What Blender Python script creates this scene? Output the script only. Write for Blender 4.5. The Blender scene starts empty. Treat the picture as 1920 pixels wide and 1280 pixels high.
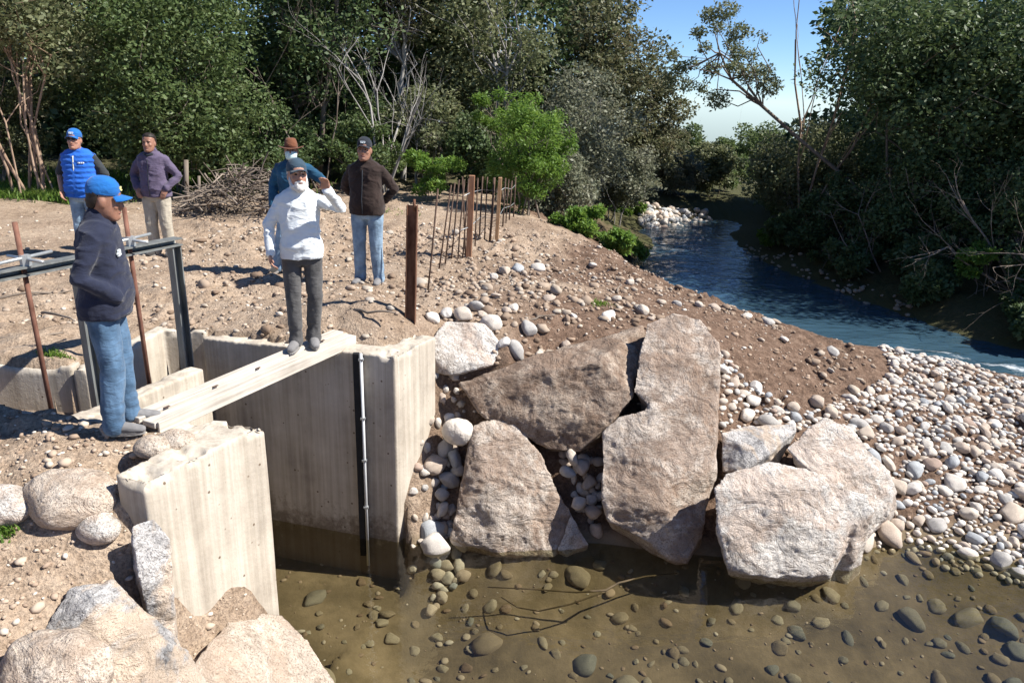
import bpy, bmesh, math, random
import numpy as np
from mathutils import Vector, Matrix

S = bpy.context.scene
COL = S.collection
R = math.radians

# ------------------------------------------------------------------ camera
F, PITCH, ROLL, CH = 1400.0, R(18.3), R(1.8), 2.35          # focal length in pixels of a 1920 px wide frame
fwd = np.array([0, math.cos(PITCH), -math.sin(PITCH)])
_up0 = np.array([0, math.sin(PITCH), math.cos(PITCH)])
_r0 = np.array([1.0, 0, 0])
right = math.cos(ROLL) * _r0 + math.sin(ROLL) * _up0
up = -math.sin(ROLL) * _r0 + math.cos(ROLL) * _up0
CAM = np.array([0, 0, CH])
cam_data = bpy.data.cameras.new('camera')
cam_data.sensor_width = 36; cam_data.lens = F / 1920 * 36
cam_data.clip_start = 0.05; cam_data.clip_end = 2000
cam = bpy.data.objects.new('camera', cam_data); COL.objects.link(cam)
m = Matrix.Identity(4)
for i in range(3):
    m[i][0] = right[i]; m[i][1] = up[i]; m[i][2] = -fwd[i]; m[i][3] = CAM[i]
cam.matrix_world = m
S.camera = cam

# ------------------------------------------------------------------ sky and sun
SUN_EL, SUN_DIR = R(47), (0.994, -0.105)
world = bpy.data.worlds.new('World'); S.world = world; world.use_nodes = True
nt = world.node_tree; nt.nodes.clear()
sky = nt.nodes.new('ShaderNodeTexSky'); sky.sky_type = 'NISHITA'; sky.sun_disc = False
sky.sun_elevation = SUN_EL; sky.sun_rotation = math.atan2(SUN_DIR[0], SUN_DIR[1])
sky.air_density = 0.8; sky.dust_density = 0.0; sky.ozone_density = 8.0; sky.altitude = 1500
bg = nt.nodes.new('ShaderNodeBackground'); bg.inputs[1].default_value = 0.085
wo = nt.nodes.new('ShaderNodeOutputWorld')
nt.links.new(sky.outputs[0], bg.inputs[0]); nt.links.new(bg.outputs[0], wo.inputs[0])
sun_l = bpy.data.lights.new('sun', 'SUN'); sun_l.energy = 5.0; sun_l.angle = R(0.55); sun_l.color = (1.0, 0.95, 0.87)
sun = bpy.data.objects.new('sun', sun_l); COL.objects.link(sun)
sv = Vector((SUN_DIR[0] * math.cos(SUN_EL), SUN_DIR[1] * math.cos(SUN_EL), math.sin(SUN_EL))).normalized()
sun.rotation_euler = sv.to_track_quat('Z', 'Y').to_euler()
sun.location = (20, -3, 22)
vs = S.view_settings
S.display_settings.display_device = 'sRGB'
vs.view_transform = 'Standard'; vs.look = 'None'; vs.exposure = 0.93; vs.gamma = 1.0; vs.use_curve_mapping = False
S.cycles.use_denoising = True
S.cycles.max_bounces = 7; S.cycles.transparent_max_bounces = 12
S.cycles.caustics_reflective = False; S.cycles.caustics_refractive = False

# ------------------------------------------------------------------ layout helpers (photo pixel -> place in the world)
def ray(x, y): return (x - 960) / F * right - (y - 640) / F * up + fwd
def at(x, y, z=0.0):
    d = ray(x, y); return CAM + d * ((z - CH) / d[2])
def atY(x, y, Y):
    d = ray(x, y); return CAM + d * (Y / d[1])

# ------------------------------------------------------------------ noise
def _hash(i, j, k, seed):
    n = (i * 374761393 + j * 668265263 + k * 2147483647 + seed * 1274126177) & 0xffffffff
    n = ((n ^ (n >> 13)) * 1274126177) & 0xffffffff
    n = (n ^ (n >> 16)) & 0xffffffff
    n = (n * 2246822519) & 0xffffffff
    return ((n ^ (n >> 15)) & 0xffffff) / 8388607.5 - 1.0
def vnoise(p, seed=0):
    p = np.asarray(p, float); f = np.floor(p); i = f.astype(np.int64); t = p - f
    t = t * t * t * (t * (t * 6 - 15) + 10)
    out = 0
    for dx in (0, 1):
        for dy in (0, 1):
            for dz in (0, 1):
                w = (t[:, 0] if dx else 1 - t[:, 0]) * (t[:, 1] if dy else 1 - t[:, 1]) * (t[:, 2] if dz else 1 - t[:, 2])
                out = out + w * _hash(i[:, 0] + dx, i[:, 1] + dy, i[:, 2] + dz, seed)
    return out
def fbm(p, octv=4, seed=0, gain=0.5):
    p = np.asarray(p, float); a, s, o = 1.0, 1.0, 0
    for k in range(octv):
        o = o + a * vnoise(p * s + k * 17.3, seed + k); a *= gain; s *= 2.03
    return o
def p3(x, y, z=0.0):
    return np.stack([x, y, np.zeros_like(x) + z], 1)

# ------------------------------------------------------------------ materials
MATS = {}
def new_mat(name):
    mt = bpy.data.materials.new(name); mt.use_nodes = True; MATS[name] = mt
    n = mt.node_tree.nodes; l = mt.node_tree.links
    return mt, n, l, n['Principled BSDF']
def nd(n, kind, **kw):
    x = n.new('ShaderNode' + kind)
    for k, v in kw.items():
        if k in x.inputs: x.inputs[k].default_value = v
        else: setattr(x, k, v)
    return x
def ramp(n, stops, interp='LINEAR'):
    r = n.new('ShaderNodeValToRGB'); e = r.color_ramp.elements; r.color_ramp.interpolation = interp
    while len(e) > 1: e.remove(e[-1])
    e[0].position = stops[0][0]; e[0].color = (*stops[0][1], 1)
    for p, c in stops[1:]:
        k = e.new(p); k.color = (*c, 1)
    return r
def mix(n, l, fac, a, b, mode='MIX'):
    x = n.new('ShaderNodeMix'); x.data_type = 'RGBA'; x.blend_type = mode
    for sock, v in ((x.inputs[0], fac), (x.inputs[6], a), (x.inputs[7], b)):
        if isinstance(v, bpy.types.NodeSocket): l.new(v, sock)
        elif isinstance(v, (int, float)): sock.default_value = v
        else: sock.default_value = (*v, 1)
    return x.outputs[2]
def noise(n, l, vec, scale, detail=4, rough=0.55, dist=0.0):
    x = nd(n, 'TexNoise', Scale=scale, Detail=detail, Roughness=rough, Distortion=dist)
    if vec is not None: l.new(vec, x.inputs['Vector'])
    return x.outputs['Fac']
def bump(n, l, h, strength, dist, bsdf, prev=None):
    b = nd(n, 'Bump', Strength=strength, Distance=dist); l.new(h, b.inputs['Height'])
    if prev is not None: l.new(prev, b.inputs['Normal'])
    if bsdf is not None: l.new(b.outputs[0], bsdf.inputs['Normal'])
    return b.outputs[0]
def mapping(n, l, vec, scale=(1, 1, 1), rot=(0, 0, 0)):
    m_ = n.new('ShaderNodeMapping'); m_.inputs['Scale'].default_value = scale; m_.inputs['Rotation'].default_value = rot
    l.new(vec, m_.inputs['Vector']); return m_.outputs[0]

def mat_ground():
    mt, n, l, b = new_mat('soil')
    tc = n.new('ShaderNodeTexCoord').outputs['Object']
    at1 = nd(n, 'Attribute', attribute_name='red_soil').outputs['Fac']
    at2 = nd(n, 'Attribute', attribute_name='bed').outputs['Fac']
    at3 = nd(n, 'Attribute', attribute_name='green').outputs['Fac']
    big = noise(n, l, tc, 0.8, 5, 0.6); fine = noise(n, l, tc, 9, 6, 0.7); grit = noise(n, l, tc, 45, 3, 0.7)
    dry = ramp(n, [(0.32, (0.17, 0.12, 0.083)), (0.47, (0.335, 0.252, 0.183)), (0.68, (0.49, 0.395, 0.305))])
    l.new(mix(n, l, 0.55, big, fine), dry.inputs[0])
    red = ramp(n, [(0.32, (0.08, 0.05, 0.034)), (0.5, (0.16, 0.104, 0.073)), (0.7, (0.26, 0.183, 0.135))])
    l.new(fine, red.inputs[0])
    c = mix(n, l, at1, dry.outputs[0], red.outputs[0])
    gr = ramp(n, [(0.35, (0.45, 0.43, 0.42)), (0.5, (0.9, 0.9, 0.9)), (0.68, (1.3, 1.27, 1.22))])
    l.new(grit, gr.inputs[0])
    c = mix(n, l, 0.75, c, gr.outputs[0], 'MULTIPLY')
    silt = noise(n, l, tc, 1.3, 4, 0.6)
    bed = ramp(n, [(0.3, (0.075, 0.06, 0.038)), (0.5, (0.165, 0.128, 0.082)), (0.7, (0.29, 0.225, 0.152))])
    l.new(mix(n, l, 0.25, silt, fine), bed.inputs[0])
    c = mix(n, l, at2, c, bed.outputs[0])
    c = mix(n, l, at3, c, (0.06, 0.065, 0.025))
    l.new(c, b.inputs['Base Color']); b.inputs['Roughness'].default_value = 0.95
    b.inputs['Specular IOR Level'].default_value = 0.2
    inv = n.new('ShaderNodeMath'); inv.operation = 'MULTIPLY_ADD'; l.new(at2, inv.inputs[0]); inv.inputs[1].default_value = -0.65; inv.inputs[2].default_value = 0.9
    b1 = nd(n, 'Bump', Distance=0.05); l.new(fine, b1.inputs['Height']); l.new(inv.outputs[0], b1.inputs['Strength'])
    b2 = nd(n, 'Bump', Distance=0.015); l.new(grit, b2.inputs['Height']); l.new(inv.outputs[0], b2.inputs['Strength']); l.new(b1.outputs[0], b2.inputs['Normal']); l.new(b2.outputs[0], b.inputs['Normal'])
    return mt
mat_ground()

def mat_concrete():
    mt, n, l, b = new_mat('concrete')
    tc = n.new('ShaderNodeTexCoord').outputs['Object']
    geo = n.new('ShaderNodeNewGeometry')
    sep = n.new('ShaderNodeSeparateXYZ'); l.new(geo.outputs['Position'], sep.inputs[0])
    st = noise(n, l, mapping(n, l, tc, (9, 9, 0.25)), 1.0, 4, 0.6)
    st2 = noise(n, l, mapping(n, l, tc, (30, 30, 0.7)), 1.0, 3, 0.6)
    bl = noise(n, l, tc, 2.5, 5, 0.65)
    c = ramp(n, [(0.32, (0.30, 0.26, 0.215)), (0.5, (0.49, 0.435, 0.36)), (0.68, (0.62, 0.565, 0.485))])
    l.new(mix(n, l, 0.5, st, bl), c.inputs[0])
    st2r = ramp(n, [(0.35, (0.72, 0.70, 0.67)), (0.6, (1, 1, 1))]); l.new(st2, st2r.inputs[0])
    c2 = mix(n, l, 0.6, c.outputs[0], st2r.outputs[0], 'MULTIPLY')
    # blow holes of the cast face
    vo = nd(n, 'TexVoronoi', Scale=11.0, Randomness=1.0); l.new(tc, vo.inputs['Vector'])
    pr = ramp(n, [(0.09, (1, 1, 1)), (0.14, (0, 0, 0))]); l.new(vo.outputs['Distance'], pr.inputs[0])
    sel = ramp(n, [(0.48, (0, 0, 0)), (0.54, (1, 1, 1))]); l.new(noise(n, l, tc, 5.0, 2), sel.inputs[0])
    pit = mix(n, l, 1.0, pr.outputs[0], sel.outputs[0], 'MULTIPLY')
    c3 = mix(n, l, pit, c2, (0.16, 0.12, 0.085))
    # tide line: algae and mud near the water
    mr = nd(n, 'MapRange'); l.new(sep.outputs['Z'], mr.inputs['Value'])
    mr.inputs['From Min'].default_value = -1.0; mr.inputs['From Max'].default_value = -2.1; mr.inputs['To Max'].default_value = 0.5
    ad = n.new('ShaderNodeMath'); ad.operation = 'MULTIPLY_ADD'
    l.new(noise(n, l, tc, 7, 6, 0.75), ad.inputs[0]); ad.inputs[1].default_value = 0.55; l.new(mr.outputs[0], ad.inputs[2])
    tr = ramp(n, [(0.60, (0, 0, 0)), (0.72, (0.72, 0.72, 0.72))]); l.new(ad.outputs[0], tr.inputs[0])
    c4 = mix(n, l, tr.outputs[0], c3, (0.13, 0.095, 0.062))
    l.new(c4, b.inputs['Base Color']); b.inputs['Roughness'].default_value = 0.9
    b.inputs['Specular IOR Level'].default_value = 0.25
    n1 = bump(n, l, st, 0.35, 0.01, None)
    n2 = bump(n, l, pit, -0.8, 0.008, None, n1)
    bump(n, l, noise(n, l, tc, 30, 5, 0.7), 0.45, 0.01, b, n2)
mat_concrete()

def mat_granite(name, light, mid, dark, patina=None, pat_amt=0.5, scale=1.0):
    mt, n, l, b = new_mat(name)
    tc = n.new('ShaderNodeTexCoord').outputs['Object']
    big = noise(n, l, tc, 2.2 * scale, 6, 0.62); med = noise(n, l, tc, 14 * scale, 6, 0.75); sp = noise(n, l, tc, 70 * scale, 2, 0.6)
    c = ramp(n, [(0.38, dark), (0.48, mid), (0.60, light)]); l.new(mix(n, l, 0.55, big, med), c.inputs[0])
    s = ramp(n, [(0.36, (0.40, 0.37, 0.35)), (0.47, (1, 1, 1)), (0.62, (1.0, 1.0, 1.0)), (0.72, (1.3, 1.28, 1.25))]); l.new(sp, s.inputs[0])
    col = mix(n, l, 0.75, c.outputs[0], s.outputs[0], 'MULTIPLY')
    if patina:
        pm = ramp(n, [(0.46, (0, 0, 0)), (0.53, (pat_amt,) * 3)]); l.new(noise(n, l, tc, 1.5 * scale, 5, 0.65, 0.6), pm.inputs[0])
        col = mix(n, l, pm.outputs[0], col, patina)
    pn = ramp(n, [(0.51, (0, 0, 0)), (0.60, (0.45, 0.45, 0.45))]); l.new(n.new('ShaderNodeNewGeometry').outputs['Pointiness'], pn.inputs[0])
    col = mix(n, l, pn.outputs[0], col, tuple(min(0.82, q * 1.15) for q in light))
    l.new(col, b.inputs['Base Color']); b.inputs['Roughness'].default_value = 0.88; b.inputs['Specular IOR Level'].default_value = 0.3
    n0 = bump(n, l, noise(n, l, mapping(n, l, tc, (1, 1, 1.5), (0.4, 0.6, 0.2)), 3.2 * scale, 6, 0.72, 1.2), 0.8, 0.13, None)
    n1 = bump(n, l, med, 0.7, 0.025, None, n0)
    bump(n, l, sp, 0.6, 0.007, b, n1)
mat_granite('granite_pink', (0.64, 0.57, 0.50), (0.47, 0.395, 0.33), (0.30, 0.225, 0.17), (0.25, 0.165, 0.115), 0.6)
mat_granite('granite_brown', (0.50, 0.415, 0.335), (0.35, 0.27, 0.21), (0.20, 0.135, 0.095), (0.17, 0.11, 0.075), 0.7)
mat_granite('granite_pale', (0.72, 0.69, 0.645), (0.585, 0.54, 0.49), (0.33, 0.28, 0.235), (0.44, 0.31, 0.23), 0.5)
mat_granite('granite_grey', (0.66, 0.64, 0.62), (0.46, 0.445, 0.435), (0.20, 0.195, 0.195), (0.58, 0.46, 0.35), 0.8)
mat_granite('granite_mottled', (0.60, 0.585, 0.57), (0.36, 0.35, 0.345), (0.13, 0.13, 0.132), (0.56, 0.44, 0.33), 0.85, 1.3)
mat_granite('granite_cream', (0.62, 0.54, 0.455), (0.52, 0.435, 0.355), (0.33, 0.265, 0.205), (0.38, 0.275, 0.20), 0.5)

def mat_cobble(name, wet=False, stuff=False):
    mt, n, l, b = new_mat(name)
    tc = n.new('ShaderNodeTexCoord').outputs['Object']
    if stuff: rnd = n.new('ShaderNodeNewGeometry').outputs['Random Per Island']
    else: rnd = n.new('ShaderNodeObjectInfo').outputs['Random']
    k = 0.6 if wet else 1.14
    cs = [(0.0, (0.46, 0.41, 0.355)), (0.16, (0.50, 0.47, 0.43)), (0.32, (0.37, 0.36, 0.345)), (0.45, (0.54, 0.50, 0.45)),
          (0.6, (0.40, 0.335, 0.28)), (0.7, (0.33, 0.35, 0.37)), (0.8, (0.58, 0.56, 0.53)), (0.9, (0.43, 0.37, 0.31)), (0.97, (0.34, 0.26, 0.215))]
    if wet: cs = [(p, (c[0] * k, c[1] * k * 0.95, c[2] * k * 0.82)) for p, c in cs]
    else: cs = [(p, tuple(q * k for q in c)) for p, c in cs]
    r = ramp(n, cs, 'CONSTANT'); l.new(rnd, r.inputs[0])
    f1 = noise(n, l, tc, 1.8 if not stuff else 9, 5, 0.65); f2 = noise(n, l, tc, 14 if not stuff else 60, 3, 0.7)
    m1 = ramp(n, [(0.3, (0.62, 0.60, 0.58)), (0.6, (1.08, 1.06, 1.04))]); l.new(mix(n, l, 0.45, f1, f2), m1.inputs[0])
    l.new(mix(n, l, 0.85, r.outputs[0], m1.outputs[0], 'MULTIPLY'), b.inputs['Base Color'])
    b.inputs['Roughness'].default_value = 0.85; b.inputs['Specular IOR Level'].default_value = 0.3
    bump(n, l, f2, 0.35, 0.05 if not stuff else 0.006, b)
mat_cobble('cobble'); mat_cobble('cobble_wet', True); mat_cobble('pebble', stuff=True)
def mat_crumb(name='pebble_soil', k=1.0, top=1.0):
    mt, n, l, b = new_mat(name)
    rnd = n.new('ShaderNodeNewGeometry').outputs['Random Per Island']
    r = ramp(n, [(p_, tuple(q * k for q in c_)) for p_, c_ in [(0.0, (0.22, 0.155, 0.11)), (0.3, (0.34, 0.255, 0.19)), (0.6, (0.43, 0.335, 0.255)), (0.85, (0.50, 0.43, 0.35)), (1.0, (0.58 * top, 0.53 * top, 0.47 * top))]]); l.new(rnd, r.inputs[0])
    l.new(r.outputs[0], b.inputs['Base Color']); b.inputs['Roughness'].default_value = 0.95; b.inputs['Specular IOR Level'].default_value = 0.15
mat_crumb(); mat_crumb('clod', 0.78, 0.8); mat_crumb('cobble_bed', 0.75, 1.0)

def mat_simple(name, col, rough=0.8, var=0.25, scale=12, bump_s=0.3, bump_d=0.01, metal=0.0, stretch=(1, 1, 1), spec=0.3, col2=None, lo=0.3, hi=0.7):
    mt, n, l, b = new_mat(name)
    tc = n.new('ShaderNodeTexCoord').outputs['Object']
    f = noise(n, l, mapping(n, l, tc, stretch), scale, 5, 0.6)
    c2 = col2 or tuple(min(1, x * (1 + var)) for x in col)
    c1 = col if col2 else tuple(x * (1 - var) for x in col)
    r = ramp(n, [(lo, c1), (hi, c2)]); l.new(f, r.inputs[0]); l.new(r.outputs[0], b.inputs['Base Color'])
    b.inputs['Roughness'].default_value = rough; b.inputs['Metallic'].default_value = metal; b.inputs['Specular IOR Level'].default_value = spec
    if bump_s: bump(n, l, f, bump_s, bump_d, b)
    return mt
mat_simple('steel_grey', (0.19, 0.20, 0.195), 0.55, 0.3, 6, 0.15, 0.003, 0.35, (3, 3, 0.6), 0.4)
mat_simple('steel_galv', (0.42, 0.44, 0.45), 0.45, 0.25, 8, 0.1, 0.002, 0.5, (1, 1, 1), 0.4)
mat_simple('rust', (0.075, 0.03, 0.017), 0.9, 0, 14, 0.5, 0.004, 0.0, (1, 1, 0.4), 0.2, col2=(0.21, 0.112, 0.07))
mat_simple('rebar', (0.05, 0.033, 0.025), 0.85, 0, 20, 0.4, 0.003, 0.0, (1, 1, 0.5), 0.2, col2=(0.15, 0.095, 0.07))
mat_simple('spindle', (0.10, 0.042, 0.028), 0.8, 0, 18, 0.3, 0.003, 0.2, (1, 1, 0.5), 0.3, col2=(0.24, 0.12, 0.085))
mat_simple('stake_wood', (0.30, 0.165, 0.085), 0.85, 0, 10, 0.4, 0.004, 0, (6, 6, 0.7), 0.2, col2=(0.52, 0.33, 0.18))
mat_simple('stake_red', (0.20, 0.095, 0.055), 0.9, 0, 10, 0.4, 0.004, 0, (4, 4, 0.6), 0.2, col2=(0.36, 0.2, 0.12))
def mat_plank():
    mt, n, l, b = new_mat('plank')
    tc = n.new('ShaderNodeTexCoord').outputs['Object']
    vr = n.new('ShaderNodeVectorRotate'); vr.rotation_type = 'Z_AXIS'; vr.inputs['Angle'].default_value = math.atan2(1.0, 2.12); l.new(tc, vr.inputs['Vector'])
    g = noise(n, l, mapping(n, l, vr.outputs[0], (26, 0.7, 26)), 1.6, 5, 0.65); s = noise(n, l, tc, 3, 4, 0.6)
    r = ramp(n, [(0.3, (0.27, 0.235, 0.195)), (0.5, (0.50, 0.455, 0.395)), (0.68, (0.64, 0.60, 0.54))]); l.new(mix(n, l, 0.3, g, s), r.inputs[0]); l.new(r.outputs[0], b.inputs['Base Color'])
    b.inputs['Roughness'].default_value = 0.9; b.inputs['Specular IOR Level'].default_value = 0.2; bump(n, l, g, 0.5, 0.006, b)
mat_plank()
mat_simple('pipe_white', (0.55, 0.56, 0.57), 0.4, 0.12, 6, 0.05, 0.002)
mat_simple('dark_slot', (0.018, 0.018, 0.019), 0.8, 0.3, 10, 0.1)
mat_simple('bark', (0.12, 0.095, 0.075), 0.95, 0, 9, 0.8, 0.02, 0, (1, 1, 0.3), 0.15, col2=(0.24, 0.20, 0.165))
mat_simple('bark_pale', (0.20, 0.185, 0.17), 0.9, 0, 6, 0.5, 0.01, 0, (1, 1, 0.35), 0.2, col2=(0.42, 0.40, 0.375))
mat_simple('bark_red', (0.20, 0.13, 0.09), 0.95, 0, 9, 0.6, 0.01, 0, (1, 1, 0.3), 0.15, col2=(0.42, 0.31, 0.23))
mat_simple('twig', (0.12, 0.095, 0.075), 0.95, 0, 5, 0.3, 0.005, 0, (1, 1, 1), 0.15, col2=(0.30, 0.25, 0.205))
mat_simple('driftwood', (0.09, 0.065, 0.035), 0.8, 0.4, 8)
mat_simple('foam', (0.75, 0.78, 0.80), 0.6, 0.1, 20, 0.5, 0.02)

# clothes, skin
def cloth(name, col, var=0.18, scale=9, weave=420, rough=0.92, wash=None):
    mt, n, l, b = new_mat(name)
    tc = n.new('ShaderNodeTexCoord').outputs['Object']
    f = noise(n, l, tc, scale, 5, 0.6); w = noise(n, l, tc, weave, 2, 0.5)
    r = ramp(n, [(0.3, tuple(x * (1 - var) for x in col)), (0.7, wash or tuple(min(1, x * (1 + var)) for x in col))]); l.new(f, r.inputs[0])
    l.new(r.outputs[0], b.inputs['Base Color']); b.inputs['Roughness'].default_value = rough; b.inputs['Specular IOR Level'].default_value = 0.15
    b.inputs['Sheen Weight'].default_value = 0.15
    fold = noise(n, l, mapping(n, l, tc, (1, 1, 2.2)), 11, 4, 0.55, 0.8)
    n1 = bump(n, l, fold, 0.55, 0.02, None)
    bump(n, l, w, 0.25, 0.002, b, n1)
cloth('navy', (0.020, 0.024, 0.045)); cloth('jeans', (0.045, 0.10, 0.18), 0.35, 5, wash=(0.12, 0.21, 0.33))
cloth('jeans_pale', (0.13, 0.20, 0.29), 0.35, 6, wash=(0.30, 0.42, 0.54)); cloth('jeans_dark', (0.05, 0.085, 0.14), 0.3, 6)
cloth('cap_blue', (0.014, 0.115, 0.36)); cloth('vest_blue', (0.02, 0.12, 0.50)); cloth('shirt_grey', (0.035, 0.04, 0.045))
cloth('purple', (0.105, 0.085, 0.135)); cloth('beige', (0.40, 0.36, 0.29)); cloth('white_knit', (0.68, 0.72, 0.74), 0.06, 9, 160)
cloth('grey_trousers', (0.085, 0.083, 0.083), 0.3); cloth('brown_jacket', (0.032, 0.021, 0.018), 0.25); cloth('denim_blue', (0.018, 0.075, 0.14), 0.35)
cloth('cap_dark', (0.02, 0.024, 0.032)); cloth('cap_slate', (0.035, 0.06, 0.085)); cloth('hat_brown', (0.15, 0.06, 0.032)); cloth('mask', (0.55, 0.72, 0.72), 0.05)
cloth('shoe_grey', (0.17, 0.165, 0.165), 0.3); cloth('shoe_dark', (0.04, 0.037, 0.035), 0.3); cloth('sole', (0.22, 0.21, 0.20))
cloth('logo_white', (0.7, 0.75, 0.75), 0.05); cloth('logo_yellow', (0.72, 0.66, 0.30), 0.1); cloth('zip', (0.55, 0.55, 0.45), 0.1)
def skin(name, col):
    mt, n, l, b = new_mat(name)
    tc = n.new('ShaderNodeTexCoord').outputs['Object']
    f = noise(n, l, tc, 25, 4, 0.6)
    r = ramp(n, [(0.3, tuple(x * 0.8 for x in col)), (0.7, tuple(x * 1.1 for x in col))]); l.new(f, r.inputs[0])
    l.new(r.outputs[0], b.inputs['Base Color']); b.inputs['Roughness'].default_value = 0.55
    b.inputs['Subsurface Weight'].default_value = 0.1; b.inputs['Subsurface Radius'].default_value = (0.01, 0.004, 0.002)
skin('skin_a', (0.40, 0.21, 0.145)); skin('skin_b', (0.30, 0.15, 0.10)); skin('lip', (0.22, 0.085, 0.07))
mat_simple('hair_dark', (0.022, 0.016, 0.013), 0.6, 0.4, 60, 0.6, 0.006); mat_simple('hair_white', (0.62, 0.60, 0.57), 0.7, 0.12, 60, 0.6, 0.006)
mat_simple('eye', (0.02, 0.014, 0.01), 0.25, 0.2, 5, 0); mat_simple('lens', (0.012, 0.012, 0.012), 0.12, 0.2, 5, 0)

def leaf_mat(name, cols, trans=0.35, rough=0.55):
    mt, n, l, b = new_mat(name)
    rnd = n.new('ShaderNodeNewGeometry').outputs['Random Per Island']
    tc = n.new('ShaderNodeTexCoord').outputs['Object']
    f = noise(n, l, tc, 1.1, 3, 0.6)
    x = n.new('ShaderNodeMath'); x.operation = 'MULTIPLY_ADD'; l.new(rnd, x.inputs[0]); x.inputs[1].default_value = 0.55
    y = n.new('ShaderNodeMath'); y.operation = 'MULTIPLY_ADD'; l.new(f, y.inputs[0]); y.inputs[1].default_value = 1.3; y.inputs[2].default_value = -0.42
    l.new(y.outputs[0], x.inputs[2])
    k = len(cols) - 1
    r = ramp(n, [(i / k, c) for i, c in enumerate(cols)]); l.new(x.outputs[0], r.inputs[0])
    l.new(r.outputs[0], b.inputs['Base Color']); b.inputs['Roughness'].default_value = rough; b.inputs['Specular IOR Level'].default_value = 0.35
    t = n.new('ShaderNodeBsdfTranslucent'); hs = n.new('ShaderNodeHueSaturation'); hs.inputs['Value'].default_value = 1.25; hs.inputs['Hue'].default_value = 0.485
    l.new(r.outputs[0], hs.inputs['Color']); l.new(hs.outputs[0], t.inputs[0])
    ms = n.new('ShaderNodeMixShader'); ms.inputs[0].default_value = trans
    l.new(b.outputs[0], ms.inputs[1]); l.new(t.outputs[0], ms.inputs[2]); l.new(ms.outputs[0], n['Material Output'].inputs[0])
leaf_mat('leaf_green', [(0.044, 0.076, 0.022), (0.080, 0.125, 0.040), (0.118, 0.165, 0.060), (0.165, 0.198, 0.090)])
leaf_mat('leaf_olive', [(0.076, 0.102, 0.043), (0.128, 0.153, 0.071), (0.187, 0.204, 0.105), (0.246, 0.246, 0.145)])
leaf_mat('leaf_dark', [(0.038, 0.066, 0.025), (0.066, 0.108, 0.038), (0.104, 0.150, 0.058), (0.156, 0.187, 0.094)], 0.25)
leaf_mat('leaf_brown', [(0.066, 0.078, 0.036), (0.105, 0.118, 0.056), (0.155, 0.155, 0.08), (0.225, 0.175, 0.11)], 0.3)
leaf_mat('leaf_grey', [(0.102, 0.119, 0.076), (0.153, 0.170, 0.111), (0.204, 0.212, 0.145), (0.272, 0.264, 0.196)], 0.3)
leaf_mat('leaf_bright', [(0.069, 0.138, 0.021), (0.109, 0.207, 0.034), (0.155, 0.265, 0.048), (0.207, 0.310, 0.069)], 0.45)
leaf_mat('grass', [(0.057, 0.115, 0.017), (0.103, 0.196, 0.029), (0.161, 0.253, 0.046), (0.230, 0.276, 0.081)], 0.4)

def mat_water(name, tint, wave, wscale, strength, stretch, foam=False, ior=1.33, body=None):
    mt, n, l, b = new_mat(name); n.remove(b)
    tc = n.new('ShaderNodeTexCoord').outputs['Object']
    v = mapping(n, l, tc, stretch)
    h = noise(n, l, v, wscale, 3, 0.5, 0.3)
    bp = nd(n, 'Bump', Strength=strength, Distance=wave); l.new(h, bp.inputs['Height'])
    lw = nd(n, 'LayerWeight', Blend=0.5); l.new(bp.outputs[0], lw.inputs['Normal'])                # Schlick, the same from above and below
    pw5 = n.new('ShaderNodeMath'); pw5.operation = 'POWER'; l.new(lw.outputs['Facing'], pw5.inputs[0]); pw5.inputs[1].default_value = 4.5
    fr = n.new('ShaderNodeMath'); fr.operation = 'MULTIPLY_ADD'; f0 = ((ior - 1) / (ior + 1)) ** 2; l.new(pw5.outputs[0], fr.inputs[0]); fr.inputs[1].default_value = 1 - f0; fr.inputs[2].default_value = f0
    tr = n.new('ShaderNodeBsdfTransparent'); tr.inputs[0].default_value = (*tint, 1)
    under = tr.outputs[0]
    if body:
        bd_ = n.new('ShaderNodeBsdfDiffuse'); bd_.inputs[0].default_value = (*body, 1); mb_ = n.new('ShaderNodeMixShader'); mb_.inputs[0].default_value = 0.5
        l.new(tr.outputs[0], mb_.inputs[1]); l.new(bd_.outputs[0], mb_.inputs[2]); under = mb_.outputs[0]
    gl = nd(n, 'BsdfGlossy', Roughness=0.02); l.new(bp.outputs[0], gl.inputs['Normal'])
    ms = n.new('ShaderNodeMixShader'); l.new(fr.outputs[0], ms.inputs[0]); l.new(under, ms.inputs[1]); l.new(gl.outputs[0], ms.inputs[2])
    out = ms.outputs[0]
    if foam:
        a = nd(n, 'Attribute', attribute_name='foam').outputs['Fac']
        fn = noise(n, l, mapping(n, l, tc, (1.0, 2.2, 1)), 5.5, 6, 0.75)
        x = n.new('ShaderNodeMath'); x.operation = 'MULTIPLY'; l.new(a, x.inputs[0]); l.new(fn, x.inputs[1])
        rr = ramp(n, [(0.33, (0, 0, 0)), (0.62, (0.85, 0.85, 0.85))]); l.new(x.outputs[0], rr.inputs[0])
        d = n.new('ShaderNodeBsdfDiffuse'); d.inputs[0].default_value = (0.72, 0.76, 0.80, 1)
        m2 = n.new('ShaderNodeMixShader'); l.new(rr.outputs[0], m2.inputs[0]); l.new(out, m2.inputs[1]); l.new(d.outputs[0], m2.inputs[2]); out = m2.outputs[0]
    l.new(out, n['Material Output'].inputs[0])
mat_water('pool_water', (0.68, 0.67, 0.57), 0.012, 6.0, 0.30, (1, 1.8, 1), ior=1.6)
mat_water('river_water', (0.40, 0.52, 0.50), 0.09, 3.6, 0.55, (0.6, 1.8, 1), True, body=(0.07, 0.15, 0.22))

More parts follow.
